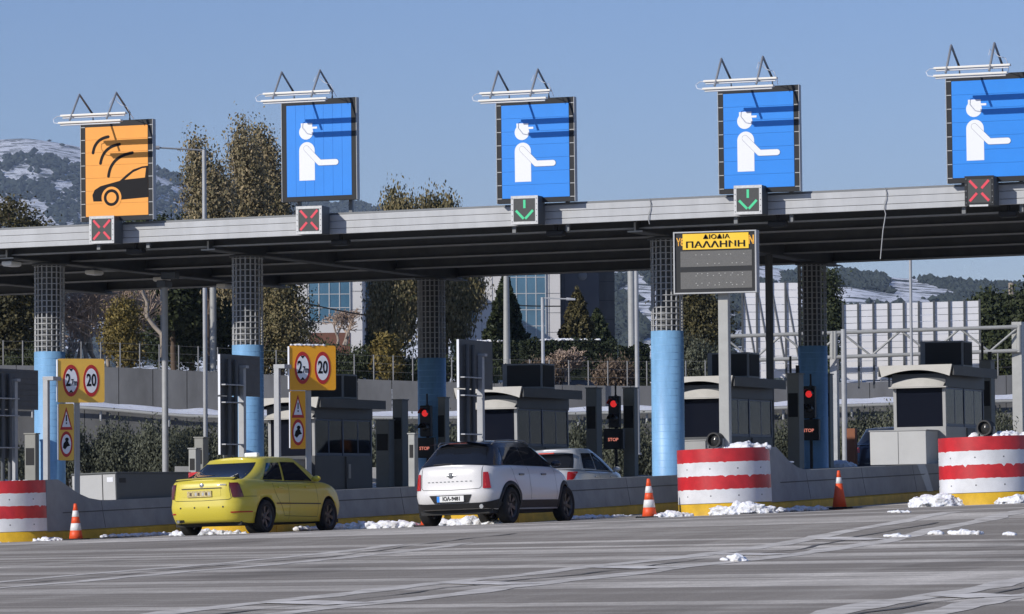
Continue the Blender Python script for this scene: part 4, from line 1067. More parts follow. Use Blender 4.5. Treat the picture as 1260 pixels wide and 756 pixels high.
# quarter glass behind the rear door is part of the first window; pillars, seams, mouldings
for s in (-1, 1):
    ribbon(car, [(1.66, .34), (1.60, .42), (1.50, .55), (1.36, .70), (1.28, .82), (1.26, .95)], .008, 'door_seam', 'black_matte', b, s)
    ribbon(car, [(1.86, .26), (1.85, .6), (1.86, .96)], .008, 'door_seam', 'black_matte', b, s)
    ribbon(car, [(3.02, .30), (3.03, .6), (2.98, .95)], .008, 'door_seam', 'black_matte', b, s)
    ribbon(car, poly((1.66, .32), (3.03, .29), 8), .008, 'sill_seam', 'black_matte', b, s)
    ribbon(car, poly((1.33, .56), (3.14, .54), 10), .022, 'moulding', 'plastic_black', b, s)
    ribbon(car, poly((.12, .70), (.62, .70), 6), .007, 'bumper_seam', 'black_matte', b, s)
    ribbon(car, poly((1.0, .985), (3.1, .955), 12), .018, 'belt_strip', 'plastic_black', b, s)
    for y in (1.52, 2.62): p = car.side(y, .86, .012, s); MB().bbox(p.x-.02, p.x+.02, y-.10, y+.10, .845, .88, .01).build('door_handle', 'taxi_yellow', b)
    # lamps
    patch(lambda u, w, s=s: car.corner(lerp(.62, .56, w), lerp(.26, .18, w), u, lerp(.69, .965, w), .007, s), 14, 8, 'tail_lamp', 'tail_dark', b)
    patch(lambda u, w, s=s: car.rear(s*lerp(.58, .82, u), lerp(.40, .425, w), .006), 8, 2, 'reflector', 'tail_red', b)
pb = [car.grear(x, .10, .02) for x in (-.10, 0, .10)]; MB().tube(pb, .016, 6).build('brake_lamp', 'tail_bright', o)
patch(lambda u, w: car.rear(lerp(-.40, .40, u), lerp(.72, .86, w), .003), 10, 3, 'plate_recess', 'taxi_yellow', b)
p = car.rear(0, .77, .01); pl = MB().bbox(-.30, .22, p.y-.018, p.y+.0, .715, .83, .004).build('number_plate', 'plate_worn', b)
[MB().box(x, x+.04, p.y-.0215, p.y-.0185, .742, .80).build('worn_mark', 'cabinet_light' if i % 2 else 'bark', pl) for i, x in enumerate((-.24, -.13, -.07, .02, .09, .15))]
ribbon(car, poly((-.42, .875), (.42, .875), 10), .016, 'tailgate_lip', 'plastic_black', b, 1, lambda a, z: car.rear(a, z, .012))
ribbon(car, [(-.56, .98), (-.57, .85), (-.60, .68), (-.56, .655), (0, .645), (.56, .655), (.60, .68), (.57, .85), (.56, .98)], .008, 'tailgate_seam', 'black_matte', b, 1, lambda a, z: car.rear(a, z, .004))
e = MB().lathe([(0, .012), (.035, .008), (.045, 0)], 16).build('badge', 'chrome', b); p = car.rear(0, .93, .004); e.location = p; e.rotation_euler = (pi/2+.1, 0, 0)
p = car.rear(.45, .93, .006); MB().box(.39, .435, p.y-.004, p.y, .918, .945).box(.445, .475, p.y-.004, p.y, .918, .945).box(.485, .51, p.y-.004, p.y, .918, .945).build('boot_badge', 'galv_light', b)
for xx in (-.45, -.15, .15, .45): p = car.rear(xx, .52, .002); d_ = MB().lathe([(0, .004), (.018, 0)], 10).build('parking_sensor', 'black', b); d_.location = p; d_.rotation_euler = (pi/2, 0, 0)
MB().grid(lambda a, w: Vector((lerp(-.62, .62, a), lerp(.10, .27, w)+.05*(2*a-1)**2, 1.045+.028*sin(pi*min(1, w*.9))+.006-.012*(2*a-1)**2)), 20, 6).build('spoiler', 'taxi_yellow', o)
MB().grid(lambda a, w: Vector((lerp(-.62, .62, a), .10+.05*(2*a-1)**2+.02*w, 1.051-.012*(2*a-1)**2-.03*w)), 20, 2).build('spoiler_edge', 'plastic_black', o)
sg_ = MB().bbox(-.14, .14, -.06, .06, .0, .085, .025).build('roof_sign', 'sign_white', o); sg_.location = (.0, 2.05, 1.468)
MB().tube([(0, 1.30, 1.43), (0, 1.22, 1.50)], .012, 6).build('aerial', 'black', o)
patch(lambda u, w: car.rear(lerp(-.62, -.42, u), lerp(.25, .30, w), .004), 4, 2, 'exhaust_recess', 'black_matte', b)
x_ = MB().tube([(-.52, .02, .27), (-.52, .25, .27)], .03, 10).build('exhaust', 'steel_grey', o)
MB().box(-.7, .7, .25, 4.2, .17, .24).build('underbody', 'black_matte', o)
mirror(o, car, 2.98, .98, 'taxi_yellow')

# ---- white compact crossover with black roof
MINI = dict(L=4.10, W=1.79, R=.335, zb=.26, zm=.60, nr=6.6, nf=4.6, axles=(.80, 3.395), paint='car_white', crown=.02,
    levels=[(0, .06, .12, .14), (.2, .02, .03, .04), (.42, .0, .0, .0), (.5, .0, .01, .01), (.6, .012, .03, .04), (.8, .032, .045, .06), (.9, .05, .055, .09), (.96, .075, .075, .13), (1.0, .115, .12, .18)],
    deck=[(0, 1.085), (.6, 1.08), (1.8, 1.06), (2.8, 1.04), (3.2, 1.0), (3.6, .93), (3.9, .82), (4.1, .70)], rim='rim_dark',
    gh=dict(bot=(.135, 3.26, .775), top=(.56, 2.46, .575), n0=7.0, n1=5.0, belt=[(0, 1.085), (1.8, 1.06), (3.3, 1.04)], zr=1.505, crown=.055, yc=1.75, paint='car_black', rbow=.12, fbow=.2, sbow=.28, rc=.062,
        sidewin=[(.72, 1.62, .86, 1.62, .08, .80), (1.68, 2.98, 1.68, 2.60, .06, .80)], rearwin=(.64, .49, .06, .84), wsx=.56))
mn = (20.80, -13.9)
car, o, b, c = make_car(MINI, (mn[0]+.895, mn[1], gz(mn[0]+.895, mn[1]+1.4)), -.06, 'white compact car with black roof and windows, seen from behind')
for s in (-1, 1):
    # black lower cladding and arch lips
    patch(lambda u, w, s=s: car.side(lerp(1.17, 3.03, u), lerp(.285, .43, w), .008, s), 20, 3, 'sill_cladding', 'plastic_black', b)
    for y in MINI['axles']:
        mb = MB(); vs = []; n = 30
        for i in range(n+1):
            a = lerp(-.12, pi+.12, i/n)
            for rr, of in ((.385, .012), (.45, .012), (.455, .001)):
                yy, zz = y+rr*cos(a), .335+rr*sin(a); vs.append(car.side(min(max(yy, .04), 4.06), max(zz, .27), of, s))
        mb.add(vs, [q for i in range(n) for q in ((3*i, 3*i+1, 3*i+4, 3*i+3), (3*i+1, 3*i+2, 3*i+5, 3*i+4))], 0, True); mb.build('arch_lip', 'plastic_black', b, fixn=False)
    ribbon(car, [(1.34, .45), (1.30, .62), (1.24, .80), (1.22, 1.05)], .008, 'door_seam', 'black_matte', b, s) if False else None
    ribbon(car, [(1.66, .44), (1.65, .75), (1.66, 1.05)], .008, 'door_seam', 'black_matte', b, s)
    ribbon(car, [(1.20, .46), (1.10, .70), (.98, .84), (.93, 1.06)], .008, 'door_seam', 'black_matte', b, s)
    ribbon(car, [(2.86, .44), (2.88, .75), (2.86, 1.03)], .008, 'door_seam', 'black_matte', b, s)
    for y in (1.28, 2.30): p = car.side(y, .90, .012, s); MB().bbox(p.x-.02, p.x+.02, y-.10, y+.10, .885, .92, .012).build('door_handle', 'steel_grey', b)
    tl = patch(lambda u, w, s=s: car.corner(.62, .17, u, lerp(.66, .955, w), .012, s), 14, 8, 'tail_lamp', 'tail_red', b)
    for z in (.73, .81, .89): patch(lambda u, w, s=s, z=z: car.corner(.65, .11, u, z-.028+.056*w, .016, s), 6, 3, 'lamp_cell', 'tail_bright', tl)
    MB().tube([(s*.54, .72, 1.475), (s*.555, .85, 1.53), (s*.56, 1.5, 1.55), (s*.555, 2.2, 1.53), (s*.54, 2.36, 1.48)], .012, 8).build('roof_rail', 'steel_grey', o)
def mb_rear(a, z): return car.rear(a, z, .008)
patch(lambda u, w: car.rear(lerp(-.875, .875, u), lerp(.285, lerp(.40, .40, w), w), .012), 30, 4, 'rear_cladding', 'plastic_black', b)
for s in (-1, 1): patch(lambda u, w, s=s: car.side(lerp(.06, .42, u), lerp(.29, lerp(.40, .47, u), w), .010, s), 8, 4, 'corner_cladding', 'plastic_black', b)
patch(lambda u, w: car.rear(lerp(lerp(-.34, -.42, w), lerp(.34, .42, w), u), lerp(.41, .555, w), .010), 16, 4, 'plate_recess', 'plastic_black', b)
p = car.rear(0, .48, .012); pl = MB().bbox(-.27, .27, p.y-.022, p.y-.002, .43, .54, .004).build('number_plate', 'plate_white', b)
MB().box(-.268, -.215, p.y-.0245, p.y-.0225, .433, .537).build('country_strip', 'sign_blue', pl)
text('lettering', 'ΙΟΑ-9481', .098, 'sign_black', pl, (.025, p.y-.025, .484), sx=.92, bold=.003)
ribbon(car, [(-.60, 1.07), (-.60, .70), (-.56, .66), (0, .645), (.56, .66), (.60, .70), (.60, 1.07)], .008, 'tailgate_seam', 'black_matte', b, 1, lambda a, z: car.rear(a, z, .004))
p = car.rear(.0, .91, .006); e = MB().lathe([(0, .016), (.045, .012), (.055, 0)], 18).build('badge', 'steel_grey', b); e.location = p; e.rotation_euler = (pi/2, 0, 0)
MB().bbox(p.x-.10, p.x+.10, p.y-.012, p.y-.001, p.z-.01, p.z+.014, .004).build('badge_wings', 'chrome', b)
for i, x in enumerate((-.44, -.36, -.28, -.2, -.12, -.04, .04, .13, .22, .31, .40)): p = car.rear(x, .80, .005); MB().box(x-.02, x+.02, p.y-.004, p.y, .793, .807).build('emblem_letter', 'steel_grey', b)
MB().tube([(.60, .02, .33), (.60, .2, .33)], .04, 12).build('exhaust', 'chrome', o)
MB().box(-.72, .72, .25, 3.8, .20, .30).build('underbody', 'black_matte', o)
MB().grid(lambda a, w: Vector((lerp(-.60, .60, a), lerp(.42, .62, w)+.03*(2*a-1)**2, 1.528+.015*w-.045*(2*a-1)**2)), 14, 3).build('roof_spoiler', 'car_black', o)
MB().box(-.18, .18, .405, .42, 1.495, 1.51).build('brake_lamp', 'tail_dark', o)
p = car.grear(0, .10, .015); MB().tube([p, car.grear(-.18, .13, .02), car.grear(-.38, .10, .02)], .012, 6).build('wiper', 'black', o)
mirror(o, car, 2.92, 1.06, 'car_black')

# ---- silver hatchback waiting beyond the island
PEU = dict(L=4.03, W=1.75, R=.31, zb=.22, zm=.58, nr=5.5, nf=4.0, axles=(.75, 3.29), paint='car_silver', crown=.02,
    levels=[(0, .06, .10, .12), (.3, .0, .0, .0), (.5, .0, .02, .02), (.75, .02, .08, .06), (.92, .035, .12, .10), (1.0, .10, .18, .2)],
    deck=[(0, 1.0), (.6, 1.0), (1.8, .98), (2.9, .96), (3.4, .93), (3.8, .80), (4.03, .68)],
    gh=dict(bot=(.17, 3.35, .77), top=(.80, 2.10, .57), n0=5.5, n1=4.2, belt=[(0, 1.02), (1.0, .99), (3.35, .94)], zr=1.475, crown=.10, yc=1.55, paint='car_silver', rbow=.5, fbow=.4, sbow=.3, rc=.03,
        sidewin=[(.85, 1.62, 1.10, 1.66, .08, .80), (1.68, 2.86, 1.72, 2.25, .05, .82)], rearwin=(.66, .52, .08, .82), wsx=.60))
q = at(677, 590, 88.0)
PX, PV = 17.95, 1.1
car, o, b, c = make_car(PEU, (PX, PV, gz(PX, PV)), 0.0, 'silver hatchback in the lane beyond the white car')
for s in (-1, 1):
    patch(lambda u, w, s=s: car.corner(.60, lerp(.26, .48, w), u, lerp(.78, .96, w), .010, s), 12, 6, 'tail_lamp', 'tail_red', b)
    ribbon(car, [(1.68, .3), (1.67, .6), (1.68, .98)], .008, 'door_seam', 'black_matte', b, s); ribbon(car, [(2.84, .3), (2.86, .6), (2.82, .95)], .008, 'door_seam', 'black_matte', b, s)
    ribbon(car, poly((.9, .985), (2.95, .95), 10), .02, 'belt_strip', 'plastic_black', b, s)
    for y in (1.42, 2.45): p = car.side(y, .84, .012, s); MB().bbox(p.x-.02, p.x+.02, y-.09, y+.09, .825, .86, .01).build('door_handle', 'car_silver', b)
p = car.rear(0, .6, .012); MB().bbox(-.26, .26, p.y-.02, p.y, .55, .66, .004).build('number_plate', 'plate_white', b)
MB().grid(lambda a, w: Vector((lerp(-.56, .56, a), lerp(.52, .72, w)+.03*(2*a-1)**2, 1.415+.015*w-.012*(2*a-1)**2)), 14, 3).build('roof_spoiler', 'car_silver', o)
MB().box(-.2, .2, .50, .525, 1.375, 1.40).build('brake_lamp', 'tail_bright', o)
mirror(o, car, 2.78, .97, 'car_silver')
MB().box(-.7, .7, .25, 3.8, .18, .26).build('underbody', 'black_matte', o)

# ---- dark car far beyond
NAVY = dict(PEU); NAVY['paint'] = 'car_navy'; NAVY['gh'] = dict(PEU['gh']); NAVY['gh']['paint'] = 'car_navy'
q = at(1080, 590, 112.0); NX, NV = q.x, q.y
car, o, b, c = make_car(NAVY, (NX, NV, gz(NX, NV)+.35), 0.0, 'dark car beyond the islands left of the right booth')
for s in (-1, 1): patch(lambda u, w, s=s: car.rear(s*lerp(.5, .80, u), lerp(.80, .94, w), .010), 8, 4, 'tail_lamp', 'tail_bright', b)
MB().box(-.7, .7, .25, 3.8, -.1, .26).build('underbody', 'black_matte', o)

# ------------------------------------------------------------------ cones
def cone(X, v, label, bands, tilt=0.0):
    o = empty('traffic_cone', (X, v, gz(X, v)+.002), label=label, cat='traffic cone', group='traffic cones at the lane entries', ry=-math.atan(SG)*.6)
    H = .74
    def rr(z): return .145-.115*(z/H)
    MB().bbox(-.21, .21, -.21, .21, 0, .035, .012).build('base', 'rubber', o)
    zs = [.036]+[z for b_ in bands for z in b_]+[H]
    for i in range(len(zs)-1):
        a, b_ = zs[i], zs[i+1]; w = i % 2 == 1; e = .003 if w else 0
        MB().lathe([(rr(a)+e-.004, a), (rr(a)+e, a+.002), (rr(b_)+e, b_-.002), (rr(b_)+e-.004, b_)] + ([(.0, H+.004)] if i == len(zs)-2 else []), 24).build('white_band' if w else 'cone_section', 'cone_white' if w else 'cone_orange', o)
cone(11.78, -9.30, 'orange cone with two white bands beside the left island', [(.20, .345), (.475, .60)])
cone(24.35, -10.45, 'orange cone with two white bands left of the middle striped nose', [(.20, .345), (.475, .60)])
cone(27.08, -7.0, 'bright orange cone with one white band before the right island wall', [(.49, .61)])
cone(19.92, -10.6, 'orange cone half hidden behind the white car', [(.20, .345), (.475, .60)])

# ------------------------------------------------------------------ snow on the road
def pile(X, v, lx, ly, h, n, seed, label, rz=0.0, group='snow heaps beside the islands'):
    o = snow_blob(n, lx, ly, h, seed); o.location = (X, v, gz(X, v)); o.rotation_euler = (0, 0, rz); tag(o, label, 'snow heap', group); return o
pile(9.9, -10.45, 2.4, .35, .12, 26, 1, 'snow heap along the foot of the left edge striped nose', .05)
pile(11.25, -9.6, .5, 1.0, .15, 12, 2, 'snow heap left of the left traffic cone', .0)
pile(12.0, -6.3, 4.2, .35, .11, 34, 3, 'low snow ridge along the island right of the left cone', pi/2-.05)
pile(12.2, -4.2, .55, .3, .24, 6, 4, 'knobbly snow clod on the ridge left of the taxi')
pile(15.3, -10.5, 1.6, .45, .17, 20, 5, 'snow heap under the taxi rear')
pile(16.7, -7.0, 4.5, .35, .14, 26, 6, 'snow ridge along the island behind the taxi', pi/2-.05)
pile(17.3, .8, 1.6, .5, .24, 12, 7, 'shaded snow heap left of the white car')
pile(19.0, -10.6, 1.5, .4, .22, 18, 8, 'snow heap behind the white car rear wheel')
pile(20.7, -10.5, 1.7, .45, .24, 20, 9, 'snow heap seen between the wheels of the white car')
pile(21.9, -6.5, 4.0, .3, .10, 22, 10, 'thin snow ridge along the island right of the white car', pi/2-.05)
pile(24.75, -10.4, .8, .3, .16, 10, 11, 'small snow heap right of the middle cone')
pile(26.2, -10.42, 1.15, .4, .31, 26, 12, 'tall snow heap at the foot of the middle striped nose')
pile(26.7, -8.1, 3.0, .35, .14, 26, 13, 'snow ridge from the middle striped nose to the right cone', pi/2-.1)
pile(29.85, -10.0, 1.0, .6, .36, 26, 14, 'tall snow heap left of the right edge striped nose')
pile(31.45, -10.3, .9, .4, .24, 20, 15, 'snow heap right of the right edge striped nose')
pile(25.85, -9.35, 1.1, .5, .20, 18, 16, 'snow on top of the middle striped nose').location.z = gz(25.5, -9.3)+1.24
pile(30.9, -9.3, 1.3, .5, .17, 18, 17, 'snow on top of the right edge striped nose').location.z = gz(30.6, -9.3)+1.24
pile(10.35, -9.3, 1.0, .5, .10, 14, 18, 'thin snow on top of the left edge striped nose').location.z = gz(10.2, -9.3)+1.22
pile(26.15, -7.7, 1.4, .08, .06, 14, 19, 'thin snow on the sloping island end right of the middle striped nose', pi/2).location.z = gz(26, -7.7)+.95
mat('wet', (.045, .043, .040), .18, spec=.5)
def wet(X, v, lx, ly, seed):
    rnd = random.Random(seed); pts = []
    for i in range(36):
        a = 2*pi*i/36; r_ = 1+.35*noise.noise((cos(a)*1.6, sin(a)*1.6, seed))+.12*rnd.uniform(-1, 1); pts.append((X+lx/2*r_*cos(a), v+ly/2*r_*sin(a)))
    MB().add([(X, v, gz(X, v)+.0035)]+[(x, y, gz(x, y)+.0035) for x, y in pts], [(0, 1+i, 1+(i+1) % 36) for i in range(36)]).build('wet_patch', 'wet', road)
for i, (X, v, lx, ly) in enumerate(((10.6, -10.9, 3.2, 1.1), (12.2, -6.5, .9, 5.5), (15.2, -11.0, 2.6, 1.2), (19.6, -11.1, 3.0, 1.3), (24.9, -10.9, 1.6, 1.0), (26.4, -10.9, 2.0, 1.0), (27.0, -8.0, .9, 3.2), (30.0, -10.6, 1.8, 1.2), (31.6, -10.8, 1.5, .9))): wet(X, v, lx, ly, 60+i)
CL = 'snow clods on the open road'
def clod(px, py, lx, h, n, seed, label):
    # stand it on the road along that bearing
    d = fw + RT*((px-630)/FPX) - UP*((py-378)/FPX); t = 20.0
    while t < 120:
        p = CAM+d*t
        if p.z <= gz(p.x, p.y): break
        t += .05
    pile(p.x, p.y, lx, lx*.35, h, n, seed, label, YAW*-1*0-.35, CL)
clod(1103, 661, .42, .07, 7, 21, 'flat snow clod on the road below the right cone')
clod(1152, 658, .22, .085, 5, 22, 'small snow clod left of the long clod row')
clod(1187, 658, .55, .095, 12, 23, 'long row of snow clods below the right edge striped nose')
clod(1242, 659, .16, .07, 4, 24, 'small snow clod on the road near the right edge')
clod(909, 691, .18, .11, 4, 25, 'single snow clod on the road below the middle striped nose')
clod(891, 690, .10, .05, 2, 26, 'tiny snow crumb left of the single clod')
clod(1107, 631, .45, .06, 5, 27, 'flat snow clod right of the bright orange cone')
#@@PART4
# ------------------------------------------------------------------ behind the plaza: walls, terrace, fence
def prof(tab, px): return cinterp(tab, px)
WALLTOP = [(-400, 446), (96, 451), (288, 459), (450, 467), (650, 473), (800, 475), (1083, 470), (1260, 461), (1700, 448)]
LEDGE = [(-400, 492), (0, 497), (110, 501), (240, 511), (450, 513), (560, 513), (700, 508), (830, 505), (1050, 498), (1260, 492), (1700, 486)]
pxs = list(range(-400, 1701, 42))
def wallmesh(tab, d, th, name, m, zbot, label):
    o = empty(name, at(630, 596, d), label=label, cat='wall'); ob = o.location
    for i in range(len(pxs)-1):
        a = at(pxs[i], prof(tab, pxs[i]), d)-ob; b = at(pxs[i+1], prof(tab, pxs[i+1]), d)-ob
        dr = (b-a); dr.z = 0; dr.normalize(); nr = Vector((-dr.y, dr.x, 0))*th
        a2 = a+dr*.012; b2 = b-dr*.012
        vs = [Vector((a2.x, a2.y, zbot)), Vector((b2.x, b2.y, zbot)), b2, a2]; vs += [v+nr for v in vs]
        MB().add(vs, [(0, 1, 2, 3), (4, 7, 6, 5), (3, 2, 6, 7), (0, 3, 7, 4), (1, 5, 6, 2)]).build('wall_panel', m, o)
    return o
W1 = wallmesh(WALLTOP, 160, .35, 'retaining_wall', 'concrete_wall', -7, 'grey concrete retaining wall with fence on top behind the booths')
W2 = wallmesh(LEDGE, 152, .3, 'ledge_wall', 'concrete_wall', -7, 'low dark wall with snow covered ledge behind the olive bushes')
# snow on the ledge between the walls and its metal rail
m = MB(); m.grid(lambda a, b: at(lerp(-400, 1700, a), prof(LEDGE, lerp(-400, 1700, a))-1-(5.0+3.5*noise.noise((a*60, b*2, 0)))*(1-abs(2*b-1))-2*b, lerp(152, 159.9, b)), 240, 6)
tag(m.build('ledge_snow', 'snow'), 'strip of snow lying on the ledge below the retaining wall', kind='stuff')
o = empty('guard_rail', at(630, 513, 151.6), label='pale steel rail along the snow covered ledge', cat='guard rail')
m = MB()
m.tube([at(p, prof(LEDGE, p)+1.5, 151.6)-o.location for p in pxs], .075, 6); m.build('rail', 'galv_light', o)
for p in range(-380, 1700, 84): MB().tube([at(p, prof(LEDGE, p)+1, 151.8)-o.location, at(p, prof(LEDGE, p)+16, 151.8)-o.location], .05, 6).build('rail_post', 'galv', o)
# terrace ground
tg = MB(); tg.grid(lambda a, b: at(lerp(-500, 1800, a), 0, lerp(160.2, 430, b)) * Vector((1, 1, 0)) if False else (lambda p, q: Vector((p.x, p.y, q)))(at(lerp(-500, 1800, a), 500, lerp(160.2, 430, b)), at(lerp(-500, 1800, a), prof(WALLTOP, lerp(-500, 1800, a)), 160).z-.15+6.5*b+.5*noise.noise((a*40, b*20, 1))*min(1, b*9)), 110, 50)
tag(tg.build('terrace_ground', 'terrace'), kind='structure')
# fence on the wall
o = empty('wire_fence', at(630, 473, 160.15), label='wire fence with pale posts along the top of the retaining wall', cat='fence')
for p in range(-20, 1290, 24):
    a = at(p, prof(WALLTOP, p), 160.15)-o.location; MB().box(a.x-.02, a.x+.02, a.y-.02, a.y+.02, a.z-.05, a.z+.98).build('fence_post', 'fence_steel', o)
for dz in (.32, .64, .95):
    MB().tube([at(p, prof(WALLTOP, p), 160.15)-o.location+Vector((0, 0, dz)) for p in range(-44, 1312, 24)], .004, 4).build('fence_wire', 'fence_steel', o)
# low barrier behind the left lanes, red and white boom arm
o = empty('concrete_barrier', at(450, 600, 126), label='pale concrete barrier behind the lanes right of the left booth', cat='barrier')
a, b = at(215, 574, 126)-o.location, at(640, 576, 126)-o.location
MB().add([(a.x, a.y, -2.5), (b.x, b.y, -2.5), tuple(b), tuple(a), (a.x, a.y+.4, -2.5), (b.x, b.y+.4, -2.5), (b.x, b.y+.3, b.z), (a.x, a.y+.3, a.z)], [(0, 1, 2, 3), (4, 7, 6, 5), (3, 2, 6, 7), (0, 3, 7, 4), (1, 5, 6, 2)]).build('barrier_wall', 'concrete', o)
o = empty('boom_barrier', at(476, 606, 104), label='lowered red and white boom arm right of the left booth', cat='boom barrier')
a, b = at(438, 588, 104)-o.location, at(478, 594, 104)-o.location
for i in range(6):
    p, q = a.lerp(b, i/6), a.lerp(b, (i+1)/6); MB().tube([p, q], .05, 8).build('arm_segment', 'barrier_red' if i % 2 == 0 else 'sign_white', o)
MB().bbox(b.x-.14, b.x+.14, b.y-.14, b.y+.14, -.3, b.z+.1, .02).build('post', 'cabinet_light', o)
q = snow_blob(14, 1.6, .7, .34, 41); q.location = at(462, 606, 108); tag(q, 'white snow heap behind the boom arm', 'snow heap', 'snow heaps beside the islands')
q = snow_blob(14, 1.0, .5, .42, 42); q.location = at(1030, 580, 106); tag(q, 'white snow heap between the shaded column and the right booth', 'snow heap', 'snow heaps beside the islands')
q = snow_blob(12, .8, .6, .40, 43); q.location = at(790, 600, 104); tag(q, 'white snow heap left of the sunlit middle column', 'snow heap', 'snow heaps beside the islands')

# ------------------------------------------------------------------ foliage
def leaf_mesh(name, pts, size, m, parent, tone, hang=0.0, asp=1.6, seed=0, out=None):
    """one small quad per point; tone per leaf"""
    rs = np.random.RandomState(seed); n = len(pts); P = np.asarray(pts)
    d1 = rs.normal(size=(n, 3)); d1[:, 2] -= hang*2.2; d1 /= np.linalg.norm(d1, axis=1)[:, None]
    d2 = rs.normal(size=(n, 3))
    if out is not None: d2 = np.cross(d1, out+rs.normal(size=(n, 3))*.45)
    d2 -= (d2*d1).sum(1)[:, None]*d1; d2 /= np.linalg.norm(d2, axis=1)[:, None]
    s = size*rs.uniform(.6, 1.3, n)[:, None]
    a = d1*s*asp*.5; b = d2*s*.5
    V = np.stack([P-a-b*.4, P-a*.2+b, P+a, P-a*.1-b], 1).reshape(-1, 3)
    me = bpy.data.meshes.new(name); me.vertices.add(4*n); me.vertices.foreach_set('co', V.ravel().astype(np.float32))
    me.loops.add(4*n); me.loops.foreach_set('vertex_index', np.arange(4*n, dtype=np.int32))
    me.polygons.add(n); me.polygons.foreach_set('loop_start', np.arange(0, 4*n, 4, dtype=np.int32)); me.polygons.foreach_set('loop_total', np.full(n, 4, dtype=np.int32))
    at_ = me.attributes.new('tone', 'FLOAT', 'FACE'); at_.data.foreach_set('value', np.clip(tone, 0, 1).astype(np.float32))
    me.materials.append(MATS[m]); me.update(calc_edges=True); me.validate()
    o = bpy.data.objects.new(name, me); col.objects.link(o); o.parent = parent; return o
def clumps(blobs, n, rc, seed, shell_=.55, per=None, droop=0.0):
    """points in many little clumps spread through ellipsoids; returns points, tone"""
    rs = np.random.RandomState(seed); vol = np.array([b[3]*b[4]*b[5] for b in blobs])**.75; vol /= vol.sum()
    per = per or 45; nc = max(6, n//per); P = []; T = []; O = []
    for i in range(nc):
        b = blobs[rs.choice(len(blobs), p=vol)]
        d = rs.normal(size=3); d /= np.linalg.norm(d); r = shell_+(1.05-shell_)*rs.rand()**.7
        c = np.array(b[:3])+d*np.array(b[3:6])*r
        k = int(per*rs.uniform(.5, 1.5)); q = rs.normal(size=(k, 3))*rc*np.array([1, 1, .8+droop])*rs.uniform(.6, 1.3)
        if droop: q[:, 2] -= np.abs(rs.normal(size=k))*rc*droop
        P.append(c+q); T.append(np.clip(rs.normal(.45, .20)+rs.normal(0, .09, k), 0, 1)); on = (c+q*1.2-np.array(b[:3]))/np.array(b[3:6]); O.append(on/np.linalg.norm(on, axis=1)[:, None])
    return np.concatenate(P), np.concatenate(T), np.concatenate(O)
def limbs(mb, base, top, r, targets, rng):
    base = Vector(base); top = Vector(top); mid = base.lerp(top, .5)+Vector((rng.uniform(-.2, .2), rng.uniform(-.2, .2), 0))
    mb.tube([base, mid, top], r, 7, r1=r*.35)
    for t in targets:
        f = rng.uniform(.35, .85); s = base.lerp(top, f); e = Vector(t); m_ = s.lerp(e, .5)+Vector((0, 0, .15*(e-s).length))
        mb.tube([s, m_, e], r*.4, 5, r1=r*.08)
def tree(px, pyb, d, height, blobs, n, size, lm, label, seed, name='tree', rc=.5, hang=0.0, asp=1.6, bark='bark', group='trees behind the retaining wall', per=45, droop=0.0, shell_=.55, tr=.16):
    b = at(px, pyb, d); o = empty(name, b, label=label, cat='tree', group=group); rng = random.Random(seed)
    # blobs in local metres, x along the picture (rt), y depth
    B = []
    for (u, w, z, rx, ry, rz) in blobs:
        q = rt*u+Vector((fw.x, fw.y, 0)).normalized()*w; B.append((q.x, q.y, z, (rx+ry)/2, (rx+ry)/2, rz))
    P, T, O = clumps(B, int(n*2.6), rc, seed, shell_, per, droop)
    leaf_mesh('crown', P, size, lm, o, T, hang, asp, seed, O)
    m = MB(); limbs(m, (0, 0, -.3), (rng.uniform(-.2, .2), 0, height*.85), tr, [P[rng.randrange(len(P))] for _ in range(14)], rng); m.build('trunk', bark, o)
    return o
# tall poplar-like trees above the canopy, left of the first blue sign
def outline_tree(px, pyb, d, puffs, n, size, lm, label, seed, name, **kw):
    # puffs: (px, py, rx, ry) in the survey's pixels at depth d
    k = d/FPX; zb_ = at(px, pyb, d).z
    tree(px, pyb, d, (max(at(p[0], p[1]-p[3], d).z for p in puffs)-zb_)*.95, [((p[0]-px)*k, 0, at(p[0], p[1], d).z-zb_, p[2]*k*1.2, p[2]*k*1.2, p[3]*k) for p in puffs], n, size, lm, label, seed, name, **kw)
outline_tree(258, 470, 178, [(243, 174, 5, 9), (246, 190, 9, 12), (247, 208, 14, 16), (262, 216, 16, 16), (252, 236, 18, 20), (270, 240, 16, 22), (258, 262, 20, 20), (250, 300, 26, 30), (275, 310, 24, 30)], 9000, .09, 'leaf_poplar', 'brown green tree left of the taller pair, topped above the canopy', 3, 'poplar_tree', rc=.27, hang=.6, droop=.6, shell_=.45)
outline_tree(305, 470, 182, [(299, 158, 7, 9), (303, 174, 12, 12), (301, 186, 13, 14), (306, 206, 16, 16), (300, 226, 15, 18), (312, 240, 17, 18), (300, 256, 16, 18), (308, 290, 24, 30), (296, 330, 26, 30)], 9500, .09, 'leaf_poplar', 'tallest brown green tree left of the first blue sign', 4, 'poplar_tree', rc=.27, hang=.6, droop=.6, shell_=.45)
outline_tree(326, 470, 186, [(320, 163, 7, 9), (325, 178, 10, 12), (327, 190, 12, 13), (330, 212, 14, 16), (334, 236, 14, 18), (338, 258, 16, 18), (330, 290, 24, 30)], 8500, .09, 'leaf_poplar', 'brown green tree close behind the first blue sign', 5, 'poplar_tree', rc=.27, hang=.6, droop=.6, shell_=.45)
tree(345, 468, 172, 5.5, [(0, 0, 4.0, 1.1, 1.0, 1.6), (.2, 0, 2.2, 1.2, 1.1, 1.4), (-.5, 0, 1.2, .9, .9, 1.0)], 9000, .08, 'leaf_euc', 'broad olive green tree right of the second blue column', 6, 'eucalyptus_tree', rc=.28, hang=.5)
